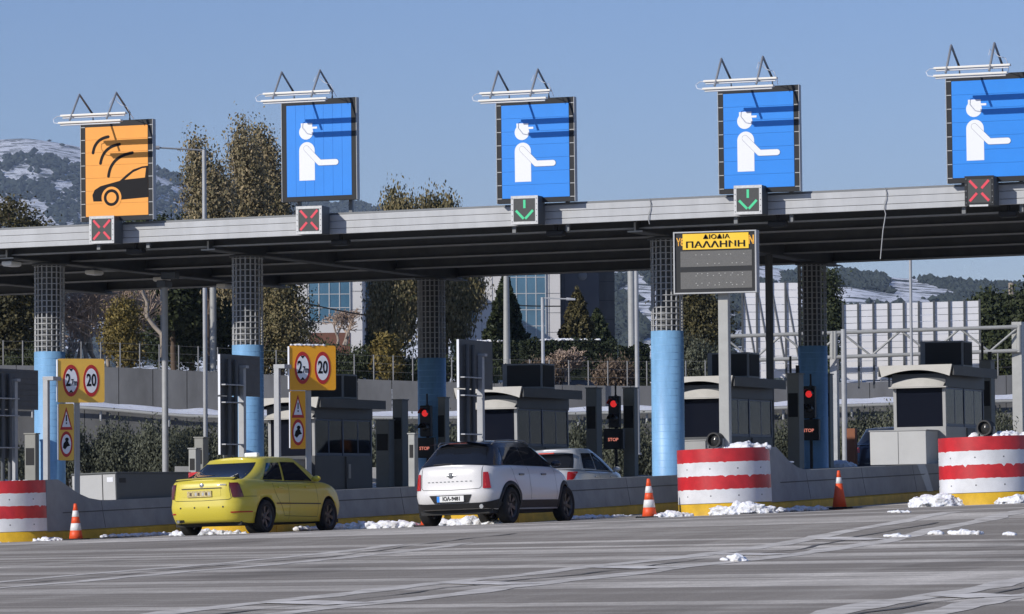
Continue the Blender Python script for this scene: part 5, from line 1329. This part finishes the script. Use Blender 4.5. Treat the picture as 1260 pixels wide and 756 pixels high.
tree(215, 470, 188, 8, [(-1.0, 0, 6.2, 1.6, 1.4, 1.2), (1.0, 0, 6.0, 1.6, 1.4, 1.2), (0, 0, 4.2, 2.4, 1.5, 1.8)], 9000, .16, 'leaf_dark', 'dark green tree just above the canopy beside the orange sign', 7, 'evergreen_tree', rc=.35)
# weeping eucalyptus in the middle
outline_tree(490, 474, 184, [(484, 243, 4, 7), (491, 254, 9, 7), (482, 272, 13, 10), (500, 270, 18, 16), (478, 345, 18, 22), (498, 355, 20, 26), (470, 372, 14, 20), (490, 395, 16, 18), (505, 330, 18, 20)], 15000, .08, 'leaf_euc', 'weeping tan green tree left of the shaded blue column', 8, 'eucalyptus_tree', rc=.20, hang=1.6, asp=2.2, droop=1.3, shell_=.4)
outline_tree(548, 474, 186, [(533, 254, 9, 6), (553, 257, 9, 6), (521, 259, 6, 5), (543, 272, 18, 9), (540, 340, 20, 20), (562, 350, 18, 22), (580, 352, 14, 14), (548, 375, 18, 20), (565, 392, 13, 18)], 15000, .08, 'leaf_euc', 'weeping tan green tree right of the shaded blue column', 9, 'eucalyptus_tree', rc=.20, hang=1.6, asp=2.2, droop=1.3, shell_=.4)
tree(476, 467, 165, 1.9, [(0, 0, 1.2, .3, .3, .5), (.1, 0, .6, .35, .35, .45)], 3000, .10, 'leaf_yellow', 'small yellow green sapling left of the shaded blue column', 10, 'sapling', rc=.18, tr=.05)
tree(152, 462, 163, 4.2, [(0, 0, 2.3, .42, .4, .6), (-.15, 0, 1.5, .5, .45, .6), (.2, 0, .9, .4, .4, .5)], 6000, .075, 'leaf_yellow', 'small yellow leaved tree beside the bare tree', 11, 'small_tree', rc=.22, tr=.06)
tree(12, 465, 168, 8.5, [(0, 0, 5.6, 1.8, 1.5, 1.6), (.4, 0, 3.8, 1.6, 1.5, 1.6), (-.5, 0, 2.2, 1.7, 1.5, 1.6), (.3, 0, 1.0, 1.3, 1.2, 1.0)], 12000, .10, 'leaf_conifer_brown', 'dark green tree at the left edge under the canopy', 12, 'evergreen_tree', rc=.30)
tree(-60, 465, 172, 8.5, [(0, 0, 5.6, 1.8, 1.5, 1.8), (.4, 0, 3.2, 1.8, 1.5, 2.0), (-.5, 0, 1.5, 1.7, 1.5, 1.2)], 6000, .16, 'leaf_dark', 'dark green tree beyond the left picture edge', 13, 'evergreen_tree', rc=.35)
tree(237, 465, 190, 7.5, [(0, 0, 5.4, 1.9, 1.6, 1.6), (.6, 0, 3.4, 1.9, 1.6, 1.7), (-.8, 0, 2.0, 1.7, 1.5, 1.5)], 12000, .11, 'leaf_conifer', 'dark green tree between the pale posts at left', 14, 'evergreen_tree', rc=.32)
tree(300, 465, 192, 7.5, [(-.4, 0, 5.0, 1.5, 1.4, 1.6), (.2, 0, 3.0, 1.6, 1.4, 1.7), (-.3, 0, 1.6, 1.5, 1.4, 1.2)], 7000, .11, 'leaf_conifer', 'dark green tree behind the second blue column', 15, 'evergreen_tree', rc=.32)
tree(855, 482, 176, 5.2, [(-.2, 0, 3.6, 1.0, 1.0, 1.0), (.5, 0, 2.8, 1.2, 1.1, 1.1), (0, 0, 1.5, 1.4, 1.2, 1.2)], 9000, .09, 'leaf_conifer_brown', 'dark green tree right of the sunlit middle column', 16, 'evergreen_tree', rc=.26)
tree(1012, 475, 190, 6.0, [(0, 0, 4.6, .7, .7, .9), (.2, 0, 3.2, .9, .9, 1.0), (0, 0, 1.6, .9, .9, 1.0)], 6000, .09, 'leaf_dark', 'round dark tree right of the shaded column at right', 17, 'evergreen_tree', rc=.24)
tree(1236, 470, 205, 5.0, [(-.6, 0, 3.4, 1.1, 1.0, 1.0), (.8, 0, 3.0, 1.2, 1.1, 1.2), (0, 0, 1.6, 1.6, 1.3, 1.3)], 9000, .15, 'leaf_dark', 'dark tree at the right edge beyond the white sign backs', 18, 'evergreen_tree', rc=.30)
tree(1300, 470, 205, 5.5, [(-.6, 0, 3.8, 1.3, 1.0, 1.2), (.8, 0, 3.0, 1.4, 1.1, 1.4), (0, 0, 1.6, 1.6, 1.3, 1.3)], 6000, .16, 'leaf_dark', 'dark tree just beyond the right picture edge', 19, 'evergreen_tree', rc=.30)

def conifer(px, pyb, d, h, w, lm, label, seed, n=9000):
    b = at(px, pyb, d); o = empty('conifer_tree', b, label=label, cat='tree', group='conifers before the buildings'); rs = np.random.RandomState(seed)
    P = []; T = []; m = MB(); m.tube([(0, 0, -.3), (0, 0, h*.97)], .12, 7, r1=.02)
    nb = 150
    for i in range(nb):
        f = (i+.5)/nb; z = h*(.06+.94*f); R = w*(1-f)**.85*rs.uniform(.75, 1.12)+.06; a = i*2.399+rs.uniform(-.3, .3)
        k = max(10, int(n/nb*(1.6*(1-f)+.25)))
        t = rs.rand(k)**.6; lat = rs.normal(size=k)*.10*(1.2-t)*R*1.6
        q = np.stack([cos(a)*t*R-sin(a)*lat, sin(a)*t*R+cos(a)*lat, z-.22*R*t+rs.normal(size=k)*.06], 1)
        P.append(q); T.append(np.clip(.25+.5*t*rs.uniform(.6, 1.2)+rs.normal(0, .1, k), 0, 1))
        if i % 3 == 0: m.tube([(0, 0, z), (cos(a)*R*.85, sin(a)*R*.85, z-.2*R)], .02, 4, r1=.006)
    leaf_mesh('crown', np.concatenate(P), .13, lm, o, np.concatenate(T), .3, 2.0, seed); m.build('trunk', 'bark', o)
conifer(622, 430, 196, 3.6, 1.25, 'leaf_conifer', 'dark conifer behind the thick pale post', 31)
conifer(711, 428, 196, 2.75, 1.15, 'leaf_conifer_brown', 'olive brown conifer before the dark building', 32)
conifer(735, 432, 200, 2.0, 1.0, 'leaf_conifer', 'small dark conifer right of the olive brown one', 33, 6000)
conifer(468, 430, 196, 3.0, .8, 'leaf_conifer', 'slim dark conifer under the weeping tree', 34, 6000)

# bare tree: recursive branches
def bare_tree(px, pyb, d, h, seed, label, m_='twig', spread=1.0):
    b = at(px, pyb, d); o = empty('bare_tree', b, label=label, cat='tree', group='leafless trees behind the wall'); rng = random.Random(seed); mb = MB(); tk = MB()
    def grow(p, dr, l, r, dep):
        q = p+dr*l; (tk if dep < 2 else mb).tube([p, p.lerp(q, .5)+Vector((rng.uniform(-.06, .06), rng.uniform(-.06, .06), 0))*l, q], r, 5 if dep < 3 else 3, r1=r*.7, cap=False)
        if dep > 6: return
        for i in range(rng.choice((2, 3, 3)) if dep < 4 else 2):
            nd = (dr+Vector((rng.gauss(0, .55*spread), rng.gauss(0, .55*spread), rng.gauss(.12, .28)))).normalized(); grow(p.lerp(q, rng.uniform(.55, 1)), nd, l*rng.uniform(.66, .88), max(.020, r*.64), dep+1)
    for i in range(3): grow(Vector((rng.uniform(-.3, .3), rng.uniform(-.3, .3), 0)), Vector((rng.uniform(-.35, .35), rng.uniform(-.3, .3), 1)).normalized(), h*.24, .10, 0)
    tk.build('trunk', 'bark_pale', o, fixn=False); mb.build('branches', m_, o, fixn=False)
bare_tree(112, 462, 170, 5.4, 2, 'bushy leafless tree right of the leftmost blue column')
bare_tree(138, 462, 174, 5.6, 3, 'leafless tree behind the small yellow leaved tree')
bare_tree(90, 462, 176, 5.0, 8, 'leafless tree partly behind the leftmost blue column')
bare_tree(420, 425, 225, 2.6, 5, 'reddish leafless shrub before the left glass building')
bare_tree(690, 470, 168, 1.9, 6, 'low leafless shrub below the hedge', spread=1.4)
o = empty('crooked_trunk', at(197, 440, 168), label='pale crooked trunk arching beside the pale concrete post', cat='tree')
MB().tube([at(x, y, 168)-o.location for x, y in ((200, 440), (199, 412), (190, 402), (181, 390), (181, 372), (176, 360), (177, 345), (180, 335))], .11, 8, r1=.06).build('trunk', 'bark_pale', o)

def bush(px, pyb, d, w, h, lm, label, seed, n=3500, size=.10, group='olive bushes before the ledge wall', cat='bush', asp=2.2, name='olive_bush'):
    b = at(px, pyb, d); o = empty(name, b, label=label, cat=cat, group=group); rng = random.Random(seed)
    B = [(rng.uniform(-.4, .4)*w, rng.uniform(-.3, .3)*w, h*rng.uniform(.3, .65), w*.38, w*.38, h*.36) for _ in range(5)]
    P, T, O = clumps(B, n, .16, seed, .3, 26, .5); P[:, 2] = np.maximum(P[:, 2], -.2)
    leaf_mesh('foliage', P, size, lm, o, T, -.9, asp, seed, O); m = MB(); limbs(m, (0, 0, -.3), (0, 0, h*.6), .06, [P[rng.randrange(len(P))] for _ in range(10)], rng); m.build('stem', 'bark', o)
i = 0
for px, pyt, w in ((8, 545, 1.3), (84, 520, 1.3), (128, 515, 1.7), (163, 510, 1.8), (196, 522, 1.6), (228, 518, 1.7), (262, 526, 1.4), (335, 525, 1.3), (468, 522, 1.3), (498, 520, 1.4), (556, 520, 1.3), (700, 522, 1.5), (724, 516, 1.5), (748, 520, 1.5), (775, 524, 1.4), (800, 520, 1.4), (848, 530, 1.3), (962, 510, 1.4), (985, 505, 1.4), (1032, 512, 1.5), (1064, 506, 1.6), (1092, 502, 1.6), (1120, 508, 1.5), (1235, 500, 1.5), (1258, 500, 1.6)):
    d = 141+random.uniform(-3, 3); h = ((600-pyt)*d/5000+.4)*.80
    where = {8: 'at the left edge', 84: 'right of the leftmost column', 128: 'behind the equipment cabinet, left one', 163: 'tallest behind the equipment cabinet', 196: 'left of the camera pole', 228: 'right of the camera pole', 262: 'behind the slim lamp post at left', 335: 'between the second column and the left booth', 468: 'right of the left booth', 498: 'behind the squat pillar', 556: 'left of the tall sign back', 700: 'behind the silver car roof', 724: 'left of the second stop light', 748: 'behind the second stop light', 775: 'right of the second stop light', 800: 'beside the sunlit middle column', 848: 'behind the middle booth', 962: 'right of the dark pipe post', 985: 'behind the rightmost stop light', 1032: 'right of the shaded column at right', 1064: 'behind the dark car', 1092: 'left of the right booth', 1120: 'behind the right booth', 1235: 'left of the gantry leg', 1258: 'behind the gantry leg'}[px]
    bush(px, 596, d, w, h, 'leaf_olive', 'grey green olive bush '+where, 100+i, 9000, .055); i += 1
for px, pyb, w, h, lab, lm in ((44, 466, 2.0, 1.5, 'dark undergrowth above the wall behind the leftmost column', 'leaf_dark'), (430, 470, 1.6, 1.4, 'dark bush above the wall right of the orange yellow sign', 'leaf_dark'), (580, 476, 1.5, 1.3, 'dark bush above the wall behind the tall sign back', 'leaf_dark'), (846, 478, 1.8, 2.2, 'grey green bush above the wall right of the middle column', 'leaf_olive'), (872, 478, 1.5, 1.6, 'grey green bush above the wall beside the banner post', 'leaf_olive'), (740, 476, 2.0, .9, 'dry brown bush above the wall below the hedge', 'leaf_dry'), (660, 476, 1.4, .9, 'dry brown bush behind the left cooling unit', 'leaf_dry'), (515, 470, 2.2, 1.3, 'dark bush above the wall beside the shaded column', 'leaf_dark'), (395, 468, 1.6, 1.5, 'dark bush behind the orange yellow sign', 'leaf_dark')):
    bush(px, pyb, 166, w, h, lm, lab, 200+i, 6500, .065, 'bushes on the terrace', name='bush'); i += 1
# clipped hedge in front of the building
def hedge(px0, px1, pyt, pyb, d, label, seed, snowy=True):
    a, b = at(px0, pyb, d), at(px1, pyb, d); h = at(px0, pyt, d).z-a.z; rs = np.random.RandomState(seed)
    o = empty('hedge', (a+b)/2, label=label, cat='hedge', group='clipped hedges'); ex = (b-a)/2; ln = ex.length; ex.normalize(); ey = Vector((-ex.y, ex.x, 0))
    n = int(4200*ln*h/1.5); u = rs.uniform(-1, 1, n)*ln; w = rs.uniform(0, 1.2, n); z = rs.uniform(0, 1, n)**.8*h*(1+.05*np.sin(u*3)+.04*np.sin(u*7.3))
    P = np.outer(u, ex)+np.outer(w, ey); P[:, 2] = z
    leaf_mesh('foliage', P, .085, 'leaf_hedge', o, np.clip(rs.normal(.4, .25, n), 0, 1), 0, 1.6, seed)
    MB().box(-ln, ln, .25, 1.0, -.2, h*.85).build('inner_mass', 'leaf_hedge', o).rotation_euler = (0, 0, atan2(ex.y, ex.x))
    if snowy:
        s = snow_blob(int(ln*9), ln*1.3, .5, .13, seed); s.name = 'snow_cap'; s.parent = o; s.location = (0, 0, h-.02)+Vector((0, 0, 0)) if False else Vector((ex.x*ln*.0+ey.x*.4, ey.y*.4, h-.02)); s.rotation_euler = (0, 0, atan2(ex.y, ex.x))
hedge(640, 760, 418, 462, 182, 'long dark clipped hedge with snow on top', 51)
hedge(560, 640, 420, 462, 184, 'dark clipped hedge left of the thick pale post', 52)
hedge(762, 800, 424, 470, 186, 'dark clipped hedge right of the power pole', 53, False)

# ------------------------------------------------------------------ buildings
def building(px0, px1, pyb, d, h, depth, label, wall='bld_white', rows=None):
    a, b = at(px0, pyb, d), at(px1, pyb, d); o = empty('office_building', a, label=label, cat='building', rz=atan2((b-a).y, (b-a).x)); w = (Vector((b.x, b.y, 0))-Vector((a.x, a.y, 0))).length
    MB().box(0, w, .02, depth, -3, h).build('wall', wall, o); MB().box(-.15, w+.15, -.1, depth+.1, h+.001, h+.35).build('parapet', wall, o); return o, w
def glazing(o, x0, x1, z0, z1, nx, nz):
    MB().box(x0, x1, -.02, .015, z0, z1).build('curtain_wall_backing', 'frame_dark', o)
    for i in range(nx):
        for j in range(nz):
            g_ = .03; MB().box(x0+(x1-x0)*i/nx+g_, x0+(x1-x0)*(i+1)/nx-g_, -.05, -.021, z0+(z1-z0)*j/nz+g_, z0+(z1-z0)*(j+1)/nz-g_).build('pane', 'glass_blue', o)
    for i in range(nx+1): MB().box(x0+(x1-x0)*i/nx-.03, x0+(x1-x0)*i/nx+.03, -.08, -.022, z0, z1).build('mullion', 'mullion', o)
    for j in range(nz+1): MB().box(x0, x1, -.075, -.023, z0+(z1-z0)*j/nz-.025, z0+(z1-z0)*j/nz+.025).build('transom', 'mullion', o)
pm = 240/5000.0
o, w = building(366, 446, 432, 240, 7.5, 9, 'white office building with blue glass front behind the taxi sign')
glazing(o, 14*pm, 65*pm, 36*pm, 36*pm+6.5*.62, 4, 5)
MB().box(14*pm, 65*pm, -.02, .018, -.5, 22*pm).build('entrance', 'bld_brick', o)
for z in (1.2, 2.4, 3.5, 4.7): MB().box(65*pm+.05, w, -.004, .019, z, z+.02).build('cladding_joint', 'steel_grey', o)
for x in (12*pm,): MB().box(x, x+.02, -.004, .019, 0, 7.4).build('cladding_joint', 'steel_grey', o)
o, w = building(445, 470, 436, 246, 7.5, 9, 'dark glass wing right of the left office building', 'bld_dark')
glazing(o, .1, w-.1, 2.5, 7.2, 1, 5)
o, w = building(566, 690, 442, 250, 8.5, 10, 'white office building with blue glass front right of the weeping trees'); pm = 250/5000.0
glazing(o, 58*pm, 106*pm, 20*pm, 20*pm+6.0, 4, 6)
glazing(o, 2*pm, 20*pm, 45*pm, 45*pm+4.5, 2, 5)
for x in (27*pm, 40*pm, 52*pm, 110*pm): MB().box(x, x+.02, -.004, .019, 0, 8.4).build('cladding_joint', 'steel_grey', o)
for z in (1.6, 2.8, 4.0, 5.2): MB().box(106.5*pm, w, -.004, .019, z, z+.02).build('cladding_joint', 'steel_grey', o)
o, w = building(684, 738, 440, 254, 9.0, 10, 'dark grey office block right of the right glass building', 'bld_dark')
for x in (.4, .55): MB().box(x, x+.02, -.01, .019, 0, 8.8).build('cladding_joint', 'black', o)
l_ = MB().lathe([(.0, .03), (.28, .03), (.30, 0)], 24).build('round_vent', 'steel_grey', o); l_.location = (1.7, .0, 5.1); l_.rotation_euler = (pi/2, 0, 0)
o, w = building(737, 757, 440, 258, 9.0, 10, 'narrow grey clad block beside the snowy hillside', 'concrete_wall')
for z in (1.2, 2.4, 3.6, 4.8): MB().box(0, w, -.01, .019, z, z+.02).build('cladding_joint', 'black', o)

# ------------------------------------------------------------------ gantry and the backs of two large road signs at right
d = 140.0; gx0, gx1 = 890, 1254
o = empty('sign_gantry', at(1254, 590, d), label='pale steel truss gantry in front of the white sign backs', cat='gantry'); ob = o.location
yt, yb = (lambda x: 410-(x-1020)*.033), (lambda x: 440-(x-1020)*.036)
def gp(x, y, dd=0.0): return at(x, y, d+dd)-ob
for dd in (0.0, 1.0):
    for f in (yt, yb): MB().tube([gp(gx0, f(gx0), dd), gp(gx1, f(gx1), dd)], .075, 6).build('chord', 'galv_light', o)
    xs_ = [gx0+i*36.4 for i in range(11)]
    for i in range(10):
        p, q = (yt, yb) if i % 2 == 0 else (yb, yt); MB().tube([gp(xs_[i], p(xs_[i]), dd), gp(xs_[i+1], q(xs_[i+1]), dd)], .04, 5).build('diagonal', 'galv_light', o)
    for x in (gx0, 1024, 1027.5, gx1): MB().tube([gp(x, yt(x)-2, dd), gp(x, yb(x)+2, dd)], .09, 6).build('upright', 'galv_light', o)
a = gp(1254, 595); b = gp(1254, 396); MB().box(a.x-.17, a.x+.17, a.y-.1, a.y+.5, -1.5, b.z).build('leg', 'galv_light', o)
a = gp(1024, 595); MB().box(a.x-.12, a.x+.12, a.y+.3, a.y+.6, -1.5, gp(1024, 440).z).build('leg', 'galv', o)
def road_sign_back(x0, x1, y0l, y0r, y1, n, rows, label, lean=0.0):
    dd = 142.6; o = empty('reversed_road_sign', at((x0+x1)/2, y1, dd), label=label, cat='road sign', group='white backs of large road signs'); ob = o.location
    A, B = at(x0, y0l, dd)-ob, at(x1, y0r, dd)-ob; zb_ = at(x0, y1, dd).z-ob.z
    e = Vector((B.x-A.x, B.y-A.y, 0)); w = e.length; e.normalize(); nrm = Vector((e.y, -e.x, 0))
    for j in range(rows):
        f0, f1 = j/rows, (j+1)/rows
        vs = []
        for (P, s) in ((A, 0), (B, 1)):
            for f in (f0, f1):
                z = lerp(zb_, P.z, f)+(.008 if f == f0 else -.008); vs.append(Vector((P.x, P.y, z)))
        vs = [vs[0], vs[2], vs[3], vs[1]]; vs2 = [v-nrm*.05 for v in vs]
        MB().add(vs+vs2, [(0, 1, 2, 3), (4, 7, 6, 5), (0, 4, 5, 1), (1, 5, 6, 2), (2, 6, 7, 3), (3, 7, 4, 0)]).build('panel_plank', 'panel_white', o)
    for i in range(n+1):
        P = A.lerp(B, i/n); c = P+nrm*.035
        m = MB(); m.box(-.035, .035, -.028, .028, zb_-.3, P.z+.05); q = m.build('rib', 'back_grey', o); q.location = (c.x, c.y, 0); q.rotation_euler = (0, 0, atan2(e.y, e.x))
        if lean and i < n:
            t_ = P+nrm*.02; MB().tube([Vector((t_.x, t_.y, P.z-.1)), Vector((t_.x+e.x*.45, t_.y+e.y*.45, zb_+.6))], .03, 4).build('brace', 'steel_grey', o)
road_sign_back(1037, 1205, 375, 370, 468, 9, 12, 'wide white back of a road sign with dark ribs at right')
road_sign_back(913, 984, 348, 348, 466, 4, 13, 'tall white back of a road sign right of the banner board', 1.0)

# ------------------------------------------------------------------ overhead cables
def cable(p0, p1, sag, r, label):
    pts = [p0.lerp(p1, i/12)-Vector((0, 0, sag*4*(i/12)*(1-i/12))) for i in range(13)]; tag(MB().tube(pts, r, 4, cap=False).build('overhead_cable', 'black'), label, 'cable')
cable(at(20, 348, 165), at(250, 335, 165), .35, .035, 'dark cable sagging across the bare tree')
cable(at(363, 370, 200), at(450, 388, 200), .05, .035, 'dark cable crossing the left office building')
cable(at(590, 373, 200), at(690, 377, 200), .05, .03, 'dark cable crossing the right office building')
cable(at(1246, 352, 228), at(1190, 392, 260), .1, .05, 'dark cable running down from the wooden power pole')
cable(at(7, 296, 97), at(24, 470, 97), .0, .012, 'thin stay wire at the left edge') if False else None

# ------------------------------------------------------------------ snowy wooded hills
def hill(name, ridge, d0, d1, seed, m, snowfn, amp, nx=420, nd=110):
    mb = []; T = []
    for j in range(nd+1):
        b = j/nd; d = lerp(d0, d1, b)
        for i in range(nx+1):
            px = lerp(-700, 1960, i/nx); top = at(px, cinterp(ridge, px), d1).z; p = at(px, 500, d)
            s = b**1.15 if b < 1 else 1
            z = 6+(top-6)*(s*.97+.03*b)
            q = Vector((p.x*.004, p.y*.004, seed)); g_ = noise.fractal(q, 1.0, 2.0, 5); z += g_*amp*1.2*min(1, b*4)*(1-.7*b)
            fz = noise.noise((p.x*.06, p.y*.06, seed+5)); t_ = max(0, noise.noise((p.x*.021, p.y*.021, seed+9))+.25)
            sn = snowfn(px, b, noise.fractal(Vector((p.x*.0035, p.y*.0035, seed+3)), 1.0, 2.0, 4))
            z += (max(0, fz+.15)*t_*amp*.75)*(1-min(1, max(0, sn)))
            mb.append((p.x, p.y, z)); T.append(sn)
    fs = [(j*(nx+1)+i, j*(nx+1)+i+1, (j+1)*(nx+1)+i+1, (j+1)*(nx+1)+i) for j in range(nd) for i in range(nx)]
    me = bpy.data.meshes.new(name); me.from_pydata(mb, [], fs); a = me.attributes.new('tone', 'FLOAT', 'POINT'); a.data.foreach_set('value', T); me.materials.append(MATS[m])
    for p in me.polygons: p.use_smooth = True
    o = bpy.data.objects.new(name, me); col.objects.link(o); tag(o, kind='structure'); return o
HILLS = {}
def forest(name, ridge, d0, d1, seed, clear, n, label, h0, amp, pxr):
    """far-off wood: thousands of little crowns standing on the slope, one mass"""
    rs = np.random.RandomState(seed); V = []; F = []
    oct_ = [(.05, 0, .85), (.55, 0, .45), (-.1, .55, .40), (-.55, -.1, .48), (.1, -.55, .38), (0, 0, -.1)]
    fc = [(0, 1, 2), (0, 2, 3), (0, 3, 4), (0, 4, 1), (5, 2, 1), (5, 3, 2), (5, 4, 3), (5, 1, 4)]
    k = 0; tries = 0
    while k < n and tries < n*6:
        tries += 1
        b = rs.rand()**.8; px = rs.uniform(*pxr)
        z, p, sn = hill_z(ridge, d0, d1, seed_of[name], amp, px, b)
        if noise.fractal(Vector(((px-630)*.012*d1/3000*1.3, (z)*.035, seed)), 1.0, 2.0, 4)*1.0+clear(px, b) > rs.uniform(-.12, .12): continue
        h = h0*rs.uniform(.45, 1.3); w = h*rs.uniform(.8, 1.4); a = rs.uniform(0, 6.28); c_, s_ = cos(a), sin(a)
        o = len(V)
        for x, y, zz in oct_:
            j = rs.uniform(.75, 1.25); V.append((p.x+(x*c_-y*s_)*w*j, p.y+(x*s_+y*c_)*w*j, z+zz*h*j-.4))
        F += [tuple(i+o for i in f) for f in fc]; k += 1
    me = bpy.data.meshes.new(name); me.from_pydata(V, [], F); me.materials.append(MATS['hill_tree'])
    o = bpy.data.objects.new(name, me); col.objects.link(o); tag(o, label, kind='stuff')
seed_of = {'far_hill_forest': 1.3, 'near_hill_forest': 4.1}
def hill_z(ridge, d0, d1, seed, amp, px, b):
    d = lerp(d0, d1, b); top = at(px, cinterp(ridge, px), d1).z; p = at(px, 500, d)
    z = 6+(top-6)*((b**1.15)*.97+.03*b)
    z += noise.fractal(Vector((p.x*.002, p.y*.002, seed)), 1.0, 2.0, 5)*amp*min(1, b*4)*(1-.75*b); return z, p, 0
def hill(name, ridge, d0, d1, seed, m, amp, snow, nx=260, nd=70):
    vs = []; T = []
    for j in range(nd+1):
        for i in range(nx+1):
            px = lerp(-700, 1960, i/nx); z, p, _ = hill_z(ridge, d0, d1, seed, amp, px, j/nd); vs.append((p.x, p.y, z)); T.append(snow)
    # far side drops away behind the ridge
    for i in range(nx+1):
        px = lerp(-700, 1960, i/nx); p = at(px, 500, d1*1.25); vs.append((p.x, p.y, 0)); T.append(snow)
    fs = [(j*(nx+1)+i, j*(nx+1)+i+1, (j+1)*(nx+1)+i+1, (j+1)*(nx+1)+i) for j in range(nd+1) for i in range(nx)]
    me = bpy.data.meshes.new(name); me.from_pydata(vs, [], fs); a = me.attributes.new('tone', 'FLOAT', 'POINT'); a.data.foreach_set('value', T); me.materials.append(MATS[m])
    for p in me.polygons: p.use_smooth = True
    o = bpy.data.objects.new(name, me); col.objects.link(o); tag(o, kind='structure'); return o
RIDGE_L = [(-700, 215), (-300, 180), (0, 169), (40, 169), (90, 178), (140, 191), (190, 206), (240, 222), (300, 234), (380, 244), (440, 250), (480, 257), (560, 276), (700, 330), (1000, 430), (1960, 560)]
hill('far_hill', RIDGE_L, 2400, 5000, 1.3, 'hill', 30, .0)
forest('far_hill_forest', RIDGE_L, 2400, 5000, 5, lambda px, b: (.50 if b > .90 and px < 150 else -.16)+(.34 if .50 < b < .72 and px < 70 else 0), 19000, 'dark pine wood on the snowy hill at left', 6.6, 30, (-40, 620))
RIDGE_R = [(-700, 520), (300, 440), (480, 360), (600, 322), (760, 318), (880, 322), (945, 327), (1000, 335), (1050, 333), (1100, 340), (1150, 343), (1200, 348), (1260, 350), (1500, 354), (1960, 380)]
hill('near_hill', RIDGE_R, 1000, 2500, 4.1, 'hill', 14, .0)
forest('near_hill_forest', RIDGE_R, 1000, 2500, 9, lambda px, b: (.16 if px < 860 else (.18 if px < 1010 else -.03))+(.6 if .74 < b < .86 and 1035 < px < 1105 else 0), 21000, 'scattered dark trees on the snowy hill at right', 3.9, 14, (560, 1310))

# ------------------------------------------------------------------ haze
HD = 0.00008
x0, x1, y0, y1, z0, z1 = -5900, 4900, -1400, 6500, -9, 420
hz = MB().box(x0, x1, y0, y1, z0, z1).build('haze', 'snow'); hz.data.materials.clear()
hm = bpy.data.materials.new('haze_air'); hm.use_nodes = True; nt = hm.node_tree; nt.nodes.remove(nt.nodes['Principled BSDF'])
pv = nt.nodes.new('ShaderNodeVolumePrincipled'); pv.inputs['Color'].default_value = (.62, .77, 1.0, 1); pv.inputs['Density'].default_value = HD; pv.inputs['Anisotropy'].default_value = .1
nt.links.new(pv.outputs[0], nt.nodes['Material Output'].inputs['Volume']); hz.data.materials.append(hm); hz['kind'] = 'stuff'; hz['label'] = 'thin blue winter haze over the far hills'
